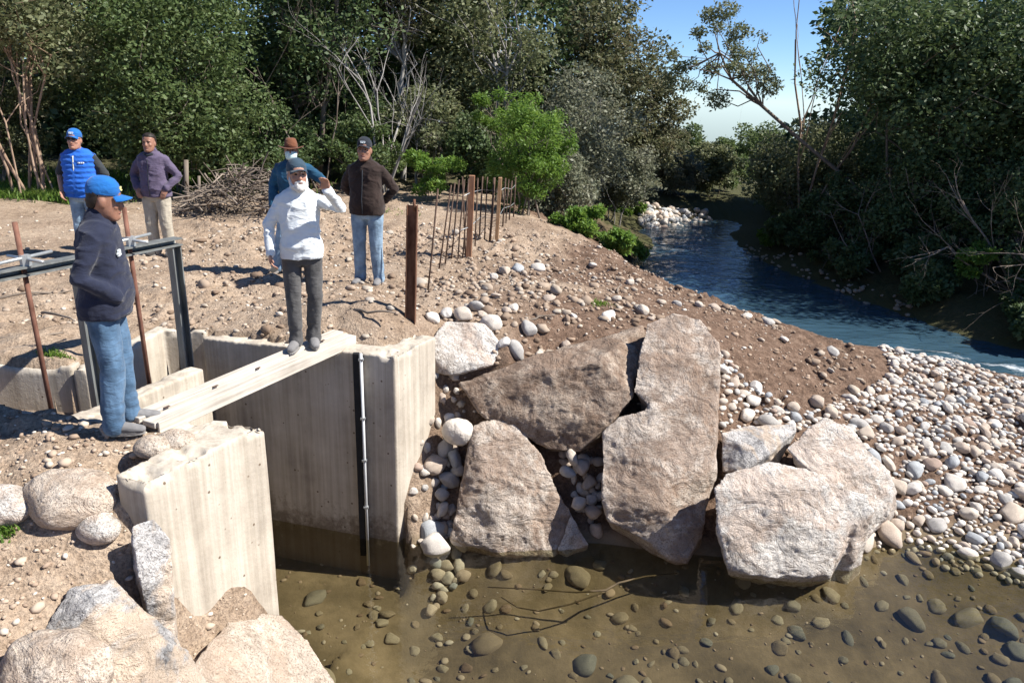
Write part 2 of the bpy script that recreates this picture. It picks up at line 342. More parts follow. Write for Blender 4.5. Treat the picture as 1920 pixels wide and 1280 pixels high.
# ------------------------------------------------------------------ mesh helpers
def tag(o, label=None, cat=None, group=None, kind=None):
    if label: o['label'] = label
    if cat: o['category'] = cat
    if group: o['group'] = group
    if kind: o['kind'] = kind
    return o
def link(name, me, mat=None, parent=None, smooth=True):
    o = bpy.data.objects.new(name, me); COL.objects.link(o)
    if mat:
        me.materials.clear(); me.materials.append(MATS[mat])
    if smooth: me.polygons.foreach_set('use_smooth', [True] * len(me.polygons))
    if parent is not None: o.parent = parent
    return o
def empty(name, loc=(0, 0, 0), rz=0.0):
    o = bpy.data.objects.new(name, None); COL.objects.link(o); o.location = [float(c) for c in loc]; o.rotation_euler = (0, 0, rz)
    o.empty_display_size = 0.1
    return o
def np_mesh(name, v, f):
    """v (n,3), f (m,k) with every face the same number of corners"""
    me = bpy.data.meshes.new(name); v = np.asarray(v, np.float32); f = np.asarray(f, np.int32); k = f.shape[1]
    me.vertices.add(len(v)); me.vertices.foreach_set('co', v.ravel())
    me.loops.add(f.size); me.loops.foreach_set('vertex_index', f.ravel())
    me.polygons.add(len(f)); me.polygons.foreach_set('loop_start', np.arange(len(f), dtype=np.int32) * k)
    me.update(calc_edges=True); me.validate()
    return me
def ortho(d, ref=None):
    d = np.asarray(d, float); d = d / (np.linalg.norm(d) + 1e-9)
    r = np.array([0, 0, 1.0]) if ref is None else np.asarray(ref, float)
    if abs(d @ r) > 0.95: r = np.array([1.0, 0, 0])
    a = np.cross(r, d); a /= np.linalg.norm(a); return a, np.cross(d, a)

class MB:
    def __init__(s): s.v = []; s.f = []
    def add(s, v, f):
        o = len(s.v); s.v.extend([tuple(map(float, p)) for p in v]); s.f.extend([tuple(i + o for i in q) for q in f]); return s
    def box(s, c, size, rz=0.0, axes=None):
        hx, hy, hz = [q / 2 for q in size]
        ax = np.eye(3) if axes is None else np.asarray(axes, float)
        if axes is None and rz:
            ax = np.array([[math.cos(rz), math.sin(rz), 0], [-math.sin(rz), math.cos(rz), 0], [0, 0, 1.0]])
        pts = [np.asarray(c, float) + sx * hx * ax[0] + sy * hy * ax[1] + sz * hz * ax[2] for sz in (-1, 1) for sy in (-1, 1) for sx in (-1, 1)]
        return s.add(pts, [(0, 2, 3, 1), (4, 5, 7, 6), (0, 1, 5, 4), (2, 6, 7, 3), (0, 4, 6, 2), (1, 3, 7, 5)])
    def beam(s, a, b, w, h, ref=(0, 0, 1)):
        a = np.asarray(a, float); b = np.asarray(b, float); d = b - a; L = np.linalg.norm(d); d /= L
        x, y = ortho(d, ref)
        return s.box((a + b) / 2, (w, h, L), axes=[x, y, d])
    def tube(s, pts, rad, sides=8, cap=True, ref=None):
        pts = np.asarray(pts, float); n = len(pts)
        if np.isscalar(rad): rad = [rad] * n
        v, f = [], []; a = None
        for i in range(n):
            d = pts[min(i + 1, n - 1)] - pts[max(i - 1, 0)]; d = d / (np.linalg.norm(d) + 1e-9)
            if a is None: a, b = ortho(d, ref)
            else:
                a = a - d * (a @ d); a /= np.linalg.norm(a) + 1e-9; b = np.cross(d, a)
            r = rad[i]; rx, ry = (r, r) if np.isscalar(r) else r
            for k in range(sides):
                t = 2 * math.pi * k / sides; v.append(pts[i] + a * rx * math.cos(t) + b * ry * math.sin(t))
        for i in range(n - 1):
            for k in range(sides):
                k2 = (k + 1) % sides; f.append((i * sides + k, i * sides + k2, (i + 1) * sides + k2, (i + 1) * sides + k))
        if cap: f.append(tuple(range(sides))[::-1]); f.append(tuple((n - 1) * sides + k for k in range(sides)))
        return s.add(v, f)
    def limb(s, pts, rad, sides=12):
        """tube with rounded ends"""
        pts = [np.asarray(p, float) for p in pts]; rad = list(rad)
        g = lambda r: r if np.isscalar(r) else min(r)
        d0 = pts[0] - pts[1]; d0 = d0 / np.linalg.norm(d0); d1 = pts[-1] - pts[-2]; d1 = d1 / np.linalg.norm(d1)
        def sc(r, q): return r * q if np.isscalar(r) else (r[0] * q, r[1] * q)
        P = [pts[0] + d0 * g(rad[0]) * 0.85, pts[0] + d0 * g(rad[0]) * 0.5] + pts + [pts[-1] + d1 * g(rad[-1]) * 0.5, pts[-1] + d1 * g(rad[-1]) * 0.85]
        Q = [sc(rad[0], 0.4), sc(rad[0], 0.82)] + rad + [sc(rad[-1], 0.82), sc(rad[-1], 0.4)]
        return s.tube(P, Q, sides)
    def rings(s, rs, sides=20):
        """rs: list of (z, cx, cy, rx, ry_front, ry_back); front is -y; super-ellipse section"""
        v, f = [], []
        for (z, cx, cy, rx, rf, rb) in rs:
            for k in range(sides):
                t = 2 * math.pi * k / sides; c, q = math.cos(t), math.sin(t)
                e = 0.88
                x = math.copysign(abs(c) ** e, c) * rx; y = math.copysign(abs(q) ** e, q); y *= rf if y < 0 else rb
                v.append((cx + x, cy + y, z))
        n = len(rs)
        for i in range(n - 1):
            for k in range(sides):
                k2 = (k + 1) % sides; f.append((i * sides + k, i * sides + k2, (i + 1) * sides + k2, (i + 1) * sides + k))
        f.append(tuple(range(sides))[::-1]); f.append(tuple((n - 1) * sides + k for k in range(sides)))
        return s.add(v, f)
    def ell(s, c, r, axes=None, nu=12, nv=8):
        ax = np.eye(3) if axes is None else np.asarray(axes, float); c = np.asarray(c, float)
        v = [c - ax[2] * r[2]]; f = []
        for j in range(1, nv):
            ph = math.pi * j / nv - math.pi / 2
            for i in range(nu):
                t = 2 * math.pi * i / nu
                v.append(c + ax[0] * r[0] * math.cos(ph) * math.cos(t) + ax[1] * r[1] * math.cos(ph) * math.sin(t) + ax[2] * r[2] * math.sin(ph))
        v.append(c + ax[2] * r[2]); last = len(v) - 1
        for i in range(nu):
            i2 = (i + 1) % nu; f.append((0, 1 + i2, 1 + i)); f.append((last, 1 + (nv - 2) * nu + i, 1 + (nv - 2) * nu + i2))
            for j in range(nv - 2):
                f.append((1 + j * nu + i, 1 + j * nu + i2, 1 + (j + 1) * nu + i2, 1 + (j + 1) * nu + i))
        return s.add(v, f)
    def hull(s, pts):
        bm = bmesh.new()
        for p in pts: bm.verts.new([float(c) for c in p])
        bmesh.ops.convex_hull(bm, input=bm.verts)
        for q in [q for q in bm.verts if not q.link_faces]: bm.verts.remove(q)
        bm.verts.index_update()
        vv = [tuple(q.co) for q in bm.verts]; ff = [tuple(x.index for x in q.verts) for q in bm.faces]
        bm.free(); return s.add(vv, ff)
    def xf(s, M, start=0):
        for i in range(start, len(s.v)): s.v[i] = tuple(M @ Vector(s.v[i]))
        return s
    def mesh(s, name):
        me = bpy.data.meshes.new(name); me.from_pydata(s.v, [], s.f); me.update(); return me
    def build(s, name, mat, parent=None, smooth=True, origin=None, bevel=0.0, auto=None):
        if origin is not None: s.v = [(a - origin[0], b - origin[1], c - origin[2]) for a, b, c in s.v]
        me = s.mesh(name)
        if bevel:
            bm = bmesh.new(); bm.from_mesh(me)
            bmesh.ops.bevel(bm, geom=bm.edges[:], offset=bevel, segments=1, affect='EDGES', clamp_overlap=True)
            bm.to_mesh(me); bm.free()
        o = link(name, me, mat, parent, smooth)
        if origin is not None and parent is None: o.location = [float(c) for c in origin]
        return o
    def remesh(s, name, mat, parent=None, voxel=0.012, it=3, disp=None, origin=None, factor=0.5):
        if origin is not None: s.v = [(a - origin[0], b - origin[1], c - origin[2]) for a, b, c in s.v]
        me = s.mesh('tmp'); o = bpy.data.objects.new('tmp', me); COL.objects.link(o)
        md = o.modifiers.new('r', 'REMESH'); md.mode = 'VOXEL'; md.voxel_size = voxel; md.adaptivity = 0
        if it:
            sm = o.modifiers.new('s', 'SMOOTH'); sm.factor = factor; sm.iterations = it
        dg = bpy.context.evaluated_depsgraph_get(); dg.update()
        out = bpy.data.meshes.new_from_object(o.evaluated_get(dg)); out.name = name
        bpy.data.objects.remove(o); bpy.data.meshes.remove(me)
        if disp is not None:
            n = len(out.vertices); co = np.empty(n * 3, np.float32); out.vertices.foreach_get('co', co); co = co.reshape(-1, 3).astype(float)
            no = np.empty(n * 3, np.float32); out.vertices.foreach_get('normal', no); no = no.reshape(-1, 3)
            co = co + no * disp(co)[:, None]; out.vertices.foreach_set('co', co.astype(np.float32).ravel()); out.update()
        q = link(name, out, mat, parent, True)
        if origin is not None: q.location = [float(c) for c in origin]
        return q

# ================================================================== TERRAIN
POOL_Z, RIVER_Z = -2.0, -1.78
def pt(x, y, z): return (float(x), float(y), float(z))
ctrl = []
for px, py, z in [(0, 860, -.02), (100, 850, 0), (0, 950, -.18), (130, 1000, -.32), (0, 1080, -.42), (0, 1280, -.6), (200, 1280, -1.02), (200, 1110, -.62),
                  (330, 1150, -1.2), (450, 1260, -1.5), (590, 1275, -2.0),
                  (900, 480, 0), (1000, 420, 0), (1140, 465, -.2), (1200, 510, -.3), (1250, 545, -.4), (1360, 572, -.6), (1500, 612, -.95), (1650, 652, -1.3),
                  (1790, 675, -1.48), (1920, 715, -1.6), (1050, 520, -.1), (1100, 560, -.12), (1000, 600, -.12), (950, 650, -.2), (1150, 590, -.22), (1300, 590, -.42),
                  (1400, 650, -.72), (1500, 700, -.98), (1600, 750, -1.22), (1400, 780, -1.08), (1700, 800, -1.48), (1800, 900, -1.75), (1650, 900, -1.66),
                  (1900, 1000, -1.93), (1700, 1000, -1.98), (1920, 1060, -2.0), (1900, 800, -1.62), (1450, 800, -1.15), (840, 575, 0), (900, 560, 0)]:
    p = at(px, py, z); ctrl.append(pt(p[0], p[1], z))
ctrl += [(-2.12, 4.02, -1.32), (-1.85, 4.4, -1.75), (-1.62, 4.9, -2.44), (-2.36, 4.25, -.08), (-2.2, 4.7, 0), (-2.5, 4.8, 0), (-2.9, 4.7, 0), (-3.5, 4.8, 0), (-2.8, 4.35, -.08),
         (-2.55, 4.0, -.35), (-1.3, 7.0, -.02), (-1.0, 7.3, 0), (-2.0, 7.0, 0), (-3.0, 7.3, 0), (-.95, 6.45, -2.12), (-.66, 6.9, -1.8), (-.5, 7.15, -1.3), (-.45, 7.6, -.32), (-.1, 7.9, -.12),
         (0, 6.95, -1.75), (.3, 7.5, -.9), (1, 6.95, -1.75), (1.0, 7.7, -.6), (1.8, 7.6, -.75), (1.9, 8.2, -.4), (2, 6.9, -1.7), (3, 7.1, -1.55), (2.6, 7.4, -1.3), (.2, 8.6, -.05),
         (0, 6.3, -2.2), (1, 6.2, -2.3), (2.2, 5.9, -2.3), (3.3, 6.1, -2.25), (4.2, 6.2, -2.25), (5.2, 5.5, -2.3),
         (0, 4, -2.5), (1.5, 5, -2.5), (0, 5.5, -2.45), (3, 5, -2.5), (5, 4.3, -2.45), (-1.1, 4.3, -2.45), (-1.3, 5.6, -2.5), (2, 3, -2.4), (0, 3, -2.3), (8, 4, -2.4), (8, 5.5, -2.15), (-1.0, 3.5, -2.3),
         (-1.4, 4.0, -2.2), (-1.0, 5.9, -2.45), (-1.15, 6.3, -2.45), (-1.45, 5.0, -2.45), (-.92, 6.2, -2.4), (-1.3, 5.3, -2.45),
         (-6, 4, 0), (-4.5, 3.6, -.1), (-3.5, 3.5, -.35), (-6, 2, -.2), (-4, 1.5, -.5), (-2.2, 2.2, -1.4), (-2.2, 0, -1), (0, 1, -1.2), (0, -1, .6), (0, -6, .7), (6, 0, .3), (6, -6, .7), (-6, -6, .3), (12, 0, -.5),
         (8, 11.0, -1.6), (9.5, 10.3, -1.66), (9, 8.8, -1.7), (12, 8, -1.75), (12, 6, -2.1), (7.2, 9, -1.62), (7, 7.6, -1.85), (6.2, 10.2, -1.4),
         (8, 12.6, -2.2), (7, 14.5, -2.3), (5.6, 17, -2.3), (4.9, 20, -2.3), (5.9, 24, -2.2), (7.2, 26.5, -2.15), (10, 11.9, -2.15), (12, 10.8, -2.2), (17, 9, -2.2), (5.2, 14.2, -2.3), (6.3, 12.7, -2.2),
         (2.6, 19.4, -1.6), (2.9, 16.6, -1.5), (2.9, 14.2, -1.3), (3.7, 12.7, -1.35), (3.7, 24.5, -1.7), (5, 26.6, -1.62),
         (8.2, 26.2, -1.6), (7.2, 24, -1.65), (7.4, 19.5, -1.6), (8.2, 16.4, -1.6), (8.8, 14.2, -1.6), (9.8, 12.9, -1.6), (12, 12.4, -1.5), (17, 11, -1.4),
         (9, 20, -1.0), (10, 16, -.9), (11.5, 14.3, -.8), (12, 25, -.6), (15, 18, 0), (20, 14, 0), (25, 25, 0),
         (6, 29, -1.2), (3, 28, -.8), (10, 32, -1.5), (10, 60, -4), (-10, 60, -1), (40, 60, -3), (0, 110, -5), (60, 110, -5), (-60, 110, 0),
         (-1, 16, 0), (0, 18, -.1), (1, 20, -.3), (2, 22, -.7), (1.7, 16, -.5), (1.5, 14.4, -.3), (-60, 10, 0), (60, 5, 0), (-60, -20, .5), (60, -20, .5), (25, 5, -1)]
for x in (-3, -6, -9.5, -14, -20):
    for y in (8.5, 11, 14, 18, 24, 32): ctrl.append((x, y, 0.0))
for x, y in ((-1.3, 8.4), (-1, 10), (-.7, 12), (-.5, 14), (-4.6, 7.4), (-6, 6), (-8, 8)): ctrl.append((x, y, 0.0))
CT = np.array(ctrl)
_A = np.linalg.norm(CT[:, None, :2] - CT[None, :, :2], axis=2); _n = len(CT)
_M = np.zeros((_n + 3, _n + 3)); _M[:_n, :_n] = _A + np.eye(_n) * 0.004; _M[:_n, _n] = 1; _M[:_n, _n + 1:] = CT[:, :2]; _M[_n, :_n] = 1; _M[_n + 1:, :_n] = CT[:, :2].T
_W = np.linalg.solve(_M, np.concatenate([CT[:, 2], np.zeros(3)]))
def inpoly(x, y, poly):
    c = np.zeros(len(x), bool); n = len(poly)
    for i in range(n):
        x1, y1 = poly[i]; x2, y2 = poly[(i + 1) % n]
        k = ((y1 > y) != (y2 > y)) & (x < (x2 - x1) * (y - y1) / (y2 - y1 + 1e-12) + x1); c ^= k
    return c
CHANNEL = [(-1.78, 4.90), (-2.7, 4.95), (-3.62, 5.10), (-3.0, 7.14), (-1.07, 6.68), (-0.95, 6.4), (-1.5, 5.2)]
BAYS = [(-3.62, 5.12), (-5.2, 5.4), (-5.2, 6.02), (-3.83, 6.02), (-3.66, 7.16), (-3.0, 7.16)]
def h0(x, y):
    x = np.atleast_1d(np.asarray(x, float)); y = np.atleast_1d(np.asarray(y, float)); out = np.empty(len(x))
    for s in range(0, len(x), 20000):
        a = np.stack([x[s:s + 20000], y[s:s + 20000]], 1)
        d = np.sqrt(((a[:, None, :] - CT[None, :, :2]) ** 2).sum(2)); out[s:s + 20000] = d @ _W[:_n] + _W[_n] + a @ _W[_n + 1:]
    out[inpoly(x, y, CHANNEL)] = -2.45
    b = inpoly(x, y, BAYS); out[b] = np.minimum(out[b], -0.75)
    return out
def rough_at(x, y, h):
    """height of the small relief: clods, ruts"""
    dry = np.clip((h - POOL_Z) / 0.3, 0, 1)
    n1 = fbm(p3(x, y) * 0.9, 3, 3) * 0.035
    cl = np.abs(fbm(p3(x, y) * 3.2, 3, 11)); cl2 = fbm(p3(x, y) * 9.0, 2, 21)
    hard = np.clip(1.2 - np.hypot(x + 2.6, y - 4.8) / 1.0, 0, 1)
    rug = np.clip(0.6 + fbm(p3(x, y) * 0.6, 2, 31), 0.2, 1.6)
    rug = rug * (1 + 0.9 * sstep(-0.6, 0.8, x) * sstep(-0.02, -0.2, h) * sstep(-1.25, -0.95, h) * (y > 7))
    r = n1 + ((cl * 0.065 - 0.025) + cl2 * 0.026) * rug
    # wheel and digger ruts on the level ground, running across the view
    rut = np.sin((y + 0.18 * x + 0.25 * vnoise(p3(x, y) * 0.5, 5)) * 9.0)
    flat = np.clip((h + 0.15) / 0.1, 0, 1)
    r = r + flat * np.clip(rut, 0, 1) * 0.03 * (vnoise(p3(x, y) * 0.7, 8) > -0.1)
    return r * (0.10 + 0.90 * dry) * (1 - 0.6 * hard)
def hz(x, y):
    b = h0(x, y); return b + rough_at(np.atleast_1d(np.asarray(x, float)), np.atleast_1d(np.asarray(y, float)), b)
def sstep(a, b, x):
    t = np.clip((x - a) / (b - a), 0, 1); return t * t * (3 - 2 * t)
def atg(px, py, z=-1.0):
    for _ in range(25):
        p = at(px, py, z); z = 0.5 * z + 0.5 * float(h0(p[0], p[1])[0])
    return at(px, py, z)
def axis(fine0, fine1, step, lo, hi, grow=1.12):
    a = list(np.arange(fine0, fine1, step)); s = step; x = fine1
    while x < hi: a.append(x); s *= grow; x += s
    a.append(hi); s = step; x = fine0 - step; b = []
    while x > lo: b.append(x); s *= grow; x -= s
    b.append(lo); return np.array(b[::-1] + a)
gx = axis(-5.2, 8.6, 0.05, -90, 90, 1.10); gy = axis(2.9, 12.5, 0.05, -20, 130, 1.035)
GX, GY = np.meshgrid(gx, gy); vx, vy = GX.ravel(), GY.ravel()
base = h0(vx, vy); vz = base + rough_at(vx, vy, base)
nx, ny = len(gx), len(gy)
idx = np.arange(nx * ny).reshape(ny, nx)
gf = np.stack([idx[:-1, :-1].ravel(), idx[:-1, 1:].ravel(), idx[1:, 1:].ravel(), idx[1:, :-1].ravel()], 1)
gm = np_mesh('ground', np.stack([vx, vy, vz], 1), gf)
def attr(me, name, val):
    a = me.attributes.new(name, 'FLOAT', 'POINT'); a.data.foreach_set('value', np.asarray(val, np.float32))
def sstep(a, b, x):
    t = np.clip((x - a) / (b - a), 0, 1); return t * t * (3 - 2 * t)
nz = fbm(p3(vx, vy) * 0.8, 3, 41) * 0.35
attr(gm, 'red_soil', np.clip(sstep(0.0, 0.3, -base + nz * 0.5) * sstep(-1.2, 1.2, vx + nz) * (vy > 6.5) + 0.5 * sstep(-.2, .5, nz) * sstep(4, 0, np.abs(vx - 0.5)), 0, 1))
attr(gm, 'bed', np.maximum(sstep(-1.86, -1.98, vz + nz * 0.06) * (vy < 10), sstep(-1.7, -1.85, vz) * (vy >= 10)))
gpatch = np.exp(-((vx + 11) ** 2 / 9 + (vy - 16.3) ** 2 / 0.9)) + np.exp(-((vx + 7.4) ** 2 / 2.5 + (vy - 18.6) ** 2 / 2)) + sstep(17, 21, vy) * 0.9 + 1.2 * (vx > 6.7) * (vy > 12.4) * (vz > RIVER_Z - 0.1)
attr(gm, 'green', np.clip(gpatch + nz * gpatch, 0, 1) * 0.92)
ground = tag(link('ground', gm, 'soil'), 'bare churned tan soil of the bank, embankment and pool bed', 'ground', kind='structure')

# water sheets
pw = MB().add([(-6, 0.2, POOL_Z), (14, 0.2, POOL_Z), (14, 8.0, POOL_Z), (-6, 8.0, POOL_Z)], [(0, 1, 2, 3)])
tag(pw.build('pool_water', 'pool_water', None, False), 'clear shallow olive pool water below the boulders', 'water', kind='structure')
rx = np.arange(2.0, 24, 0.12); ry = np.arange(9.9, 31, 0.12); RX, RY = np.meshgrid(rx, ry); ax_, ay_ = RX.ravel(), RY.ravel()
foam = 0
for fx_, fy_ in ((1690, 648), (1740, 658), (1800, 668), (1860, 682), (1915, 690), (1980, 700)):
    fc = at(fx_, fy_, RIVER_Z); foam = foam + 0.72 * np.exp(-((ax_ - fc[0]) ** 2 / 0.14 + (ay_ - fc[1]) ** 2 / 0.05))
rzv = RIVER_Z + fbm(p3(ax_, ay_ * 1.6) * 1.6, 3, 77) * (0.018 + 0.06 * np.clip(foam, 0, 1))
ii = np.arange(len(ax_)).reshape(len(ry), len(rx))
rm = np_mesh('river', np.stack([ax_, ay_, rzv], 1), np.stack([ii[:-1, :-1].ravel(), ii[:-1, 1:].ravel(), ii[1:, 1:].ravel(), ii[1:, :-1].ravel()], 1))
attr(rm, 'foam', np.clip(foam, 0, 1))
tag(link('river', rm, 'river_water'), 'blue rippling river with a white riffle beside the gravel', 'river', kind='structure')

# ================================================================== CONCRETE INTAKE
def wall_prism(name, foot, z0, z1, label, seed, chip=0.02, step=0.017):
    """cast wall: plan outline extruded, voxel-remeshed so that its arrises are chipped"""
    mb = MB(); n = len(foot)
    z1l = z1 if isinstance(z1, (list, tuple)) else [z1] * n
    v = [(x, y, z0) for x, y in foot] + [(foot[i][0], foot[i][1], z1l[i]) for i in range(n)]
    f = [tuple(range(n))[::-1], tuple(range(n, 2 * n))] + [(i, (i + 1) % n, n + (i + 1) % n, n + i) for i in range(n)]
    mb.add(v, f)
    top = max(z1l)
    def d(co):
        g = fbm(co * 6, 3, seed)
        near = np.clip((co[:, 2] - (top - 0.07)) / 0.07, 0, 1)
        return -np.clip(g - 0.1, 0, 1) * chip * near * 1.6 + fbm(co * 2.0, 2, seed + 3) * 0.003
    o = mb.remesh(name, 'concrete', None, step, 1, d, factor=0.3)
    return tag(o, label, 'concrete wall', 'concrete walls of the water intake')
wall_prism('wing_wall', [(-2.25, 4.09), (-1.79, 4.99), (-2.20, 5.05), (-2.23, 4.78), (-2.47, 4.17)], -2.6, 0.0, 'pale concrete wing wall in front, broken at its near end', 5, 0.045)
wall_prism('side_wall', [(-2.205, 5.05), (-2.232, 4.80), (-3.3, 4.86), (-4.6, 5.12), (-4.6, 5.36), (-3.3, 5.10)], -2.6, -0.03, 'low concrete channel wall behind the man in the navy jacket', 9, 0.035)
wall_prism('channel_wall', [(-1.09, 6.55), (-0.77, 7.17), (-1.0, 7.28), (-1.24, 6.85), (-3.04, 7.30), (-3.09, 7.05)], -2.6, [0, 0, 0, 0, -.05, -.05], 'tall concrete channel wall with shaded face and sunlit end', 13, 0.03)
wall_prism('sill_wall', [(-3.00, 6.52), (-2.84, 6.45), (-3.36, 5.14), (-3.52, 5.17)], -2.6, -0.14, 'white topped concrete sill under the sluice gates', 17, 0.02)
wall_prism('bay_wall', [(-5.3, 6.02), (-3.80, 6.02), (-3.80, 6.16), (-5.3, 6.16)], -1.0, 0.0, 'concrete back wall of the left gate bay', 21, 0.03)
wall_prism('bay_wall', [(-3.79, 6.0), (-3.66, 6.0), (-3.52, 7.14), (-3.095, 7.14), (-3.095, 7.28), (-3.64, 7.28)], -1.0, -0.01, 'concrete back wall of the right gate bay beside the steel post', 25, 0.03)
bx = MB().box((-4.3, 5.55, -.83), (1.9, 0.9, 0.14)).box((-3.3, 6.3, -.83), (0.6, 1.2, 0.14))
tag(bx.build('bay_floor', 'concrete', ground, False), None, None)

# sluice gate frame
fd = np.array([0.415, 0.91]); fd /= np.linalg.norm(fd); fn = np.array([fd[1], -fd[0]])
pr = np.array([-3.06, 6.60]); FZ = 0.97
frame_root = tag(empty('sluice_gate_frame', (pr[0], pr[1], 0)), 'grey steel sluice gate frame with rusty lifting spindles', 'gate frame')
def fp(t, z, off=0.0):
    q = pr - fd * t + fn * off; return np.array([q[0], q[1], z])
FO = (pr[0], pr[1], 0)
def channel_post(a, b, w, dpt, name):
    """U section: web and two flanges"""
    mb = MB(); x3 = np.array([*fd, 0]); n3 = np.array([*fn, 0]); t = 0.012
    a = np.asarray(a, float); b = np.asarray(b, float)
    ax = (b - a) / np.linalg.norm(b - a); side = x3 if abs(ax[2]) > 0.7 else np.array([0, 0, 1.0])
    L = np.linalg.norm(b - a); c = (a + b) / 2
    mb.box(c - n3 * (dpt / 2 - t / 2), (w, t, L), axes=[side, n3, ax])
    for s in (-1, 1): mb.box(c + side * s * (w / 2 - t / 2) + n3 * t / 2, (t, dpt - t - 0.002, L), axes=[side, n3, ax])
    return mb.build(name, 'steel_grey', frame_root, False, FO)
channel_post(fp(0, -1.2), fp(0, FZ), 0.095, 0.075, 'post')
channel_post(fp(0.93, -1.2), fp(0.93, FZ - 0.003), 0.095, 0.075, 'post')
channel_post(fp(1.86, -0.6), fp(1.86, FZ - 0.003), 0.095, 0.075, 'post')
channel_post(fp(-0.055, FZ + 0.035), fp(1.95, FZ + 0.035), 0.07, 0.11, 'top_beam')
for t, tilt in ((0.43, 0.02), (1.33, 0.03)):
    a = fp(t, -0.35); b = fp(t, 1.36) + np.array([-tilt, 0, 0])
    sp = MB().tube([a, b], 0.019, 10).build('spindle', 'spindle', frame_root, True, FO)
    MB().tube([fp(t, FZ + 0.07), fp(t, FZ + 0.15)], 0.038, 6).build('nut', 'steel_galv', sp, False, FO)
    hw = MB()
    hw.tube([fp(t - 0.24, FZ + 0.13, -0.05), fp(t + 0.24, FZ + 0.13, 0.05)], 0.013, 8)
    hw.tube([fp(t, FZ + 0.12, -0.2), fp(t, FZ + 0.12, 0.2)], 0.013, 8)
    hw.build('crank_bar', 'steel_galv', sp, True, FO)
    mb = MB(); mb.box(fp(t, -0.52), (0.72, 0.012, 0.40), axes=[[*fd, 0], [*fn, 0], [0, 0, 1]])
    mb.box(fp(t, -0.34, 0.02), (0.72, 0.04, 0.012), axes=[[*fd, 0], [*fn, 0], [0, 0, 1]])
    mb.build('gate_plate', 'steel_grey', frame_root, False, FO)

# footbridge boards
A0 = np.array([-2.66, 4.90, 0.035]); A1 = np.array([-1.66, 7.02, 0.055])
bd = (A1 - A0) / np.linalg.norm(A1 - A0); bn = np.array([bd[1], -bd[0], 0]); bn /= np.linalg.norm(bn)
bu = np.cross(bn, bd)
pk = tag(empty('footbridge', A0), 'pale narrow plank footbridge laid across the channel', 'footbridge')
for k, off in enumerate((-0.072, 0.072)):
    mb = MB().box((A0 + A1) / 2 + bn * off + np.array([0, 0, -0.012 * k]), (0.128, np.linalg.norm(A1 - A0) - 0.02 * k, 0.045), axes=[bn, bd, bu])
    mb.build('board', 'plank', pk, False, A0, 0.004)
mb = MB().box((A0 + A1) / 2 + bn * 0.152 + np.array([0, 0, -0.035]), (0.022, np.linalg.norm(A1 - A0) - 0.05, 0.10), axes=[bn, bd, bu]); mb.build('edge_rail', 'plank', pk, False, A0, 0.003)
for t in (0.1, 0.3, 0.5, 0.68, 0.86):
    MB().box(A0 + (A1 - A0) * t + bn * 0.0 + bu * 0.024, (0.02, 0.05, 0.004), axes=[bn, bd, bu]).build('cleat', 'rebar', pk, False, A0)

# measuring pipe fixed to the channel wall
q0 = atY(672, 662, 6.56); wy = 6.55 + (-1.09 - q0[0]) * 0.25 - 0.02; wq = lambda z, off=0.0: np.array([q0[0], wy - off, z])
pipe = tag(empty('gauge_pipe', wq(-2.2)), 'white vertical pipe in a dark slot on the shaded channel wall', 'pipe')
po = wq(-2.2)
MB().box(wq(-1.1) + np.array([-0.035, 0.0, 0]), (0.055, 0.05, 2.2)).build('guide_rail', 'dark_slot', pipe, False, po)
MB().tube([wq(-2.3, 0.035) + np.array([0.018, 0, 0]), wq(0.01, 0.035) + np.array([0.018, 0, 0])], 0.0145, 10).build('tube', 'pipe_white', pipe, True, po)
for z in (-0.05, -0.65, -1.1, -1.62):
    MB().box(wq(z, 0.035) + np.array([0.018, 0, 0]), (0.045, 0.04, 0.02)).build('clamp', 'steel_galv', pipe, False, po)

# ================================================================== BOULDERS
def boulder(name, hulls, mat, label, seed, voxel=0.03, amp=0.035, it=1, group='granite boulders beside the pool', freq=2.6):
    mb = MB(); allp = np.concatenate([np.array(h, float) for h in hulls])
    for h in hulls:
        h = [np.asarray(q, float) for q in h]; zm = min(q[2] for q in h)
        if zm < -1.6: h += [np.array([q[0], q[1], -2.55]) for q in h if q[2] < zm + 0.3]      # the foot stands on the pool bed
        mb.hull(h)
    c = allp.mean(0); c[2] = allp[:, 2].min() if allp[:, 2].min() > -1.6 else -2.5
    def d(co):
        g = fbm(co * freq + seed, 4, seed, 0.55); r = np.abs(fbm(co * 5.5 + seed * 2, 3, seed + 9)); s2 = fbm(co * 16, 2, seed + 4)
        st = np.abs(vnoise((co @ np.array([[.8, .3, .1], [-.3, .9, .2], [.5, -.2, 1.6]])) * 4.5 + seed, seed + 2))
        cut = np.floor(fbm(co @ np.array([[1.9, .4, .3], [-.5, 1.6, .4], [.2, -.3, 3.0]]) + seed, 2, seed + 6) * 3) / 3                       # broken steps
        return amp * g * 0.6 + amp * 0.45 * cut - amp * 0.5 * np.clip(0.06 - st, 0, 1) * 10 + 0.005 * s2
    o = mb.remesh(name, mat, None, voxel * 0.72, it, d, origin=c, factor=0.3)
    return tag(o, label, 'boulder', group)
def poly3(front, back, dy=0.0):
    return [atY(*q) for q in front] + [atY(*q) for q in back]
# A grey slab at the wall head
boulder('boulder', [poly3([(808, 640, 7.45), (835, 602, 7.75), (905, 608, 7.8), (940, 650, 7.6), (925, 685, 7.4), (850, 702, 7.28), (818, 700, 7.3), (815, 672, 7.3)],
                          [(808, 680, 7.9), (860, 690, 8.0), (935, 690, 7.9), (870, 620, 8.1)])], 'granite_pale', 'flat pale boulder against the top of the concrete wall end', 31, 0.022)
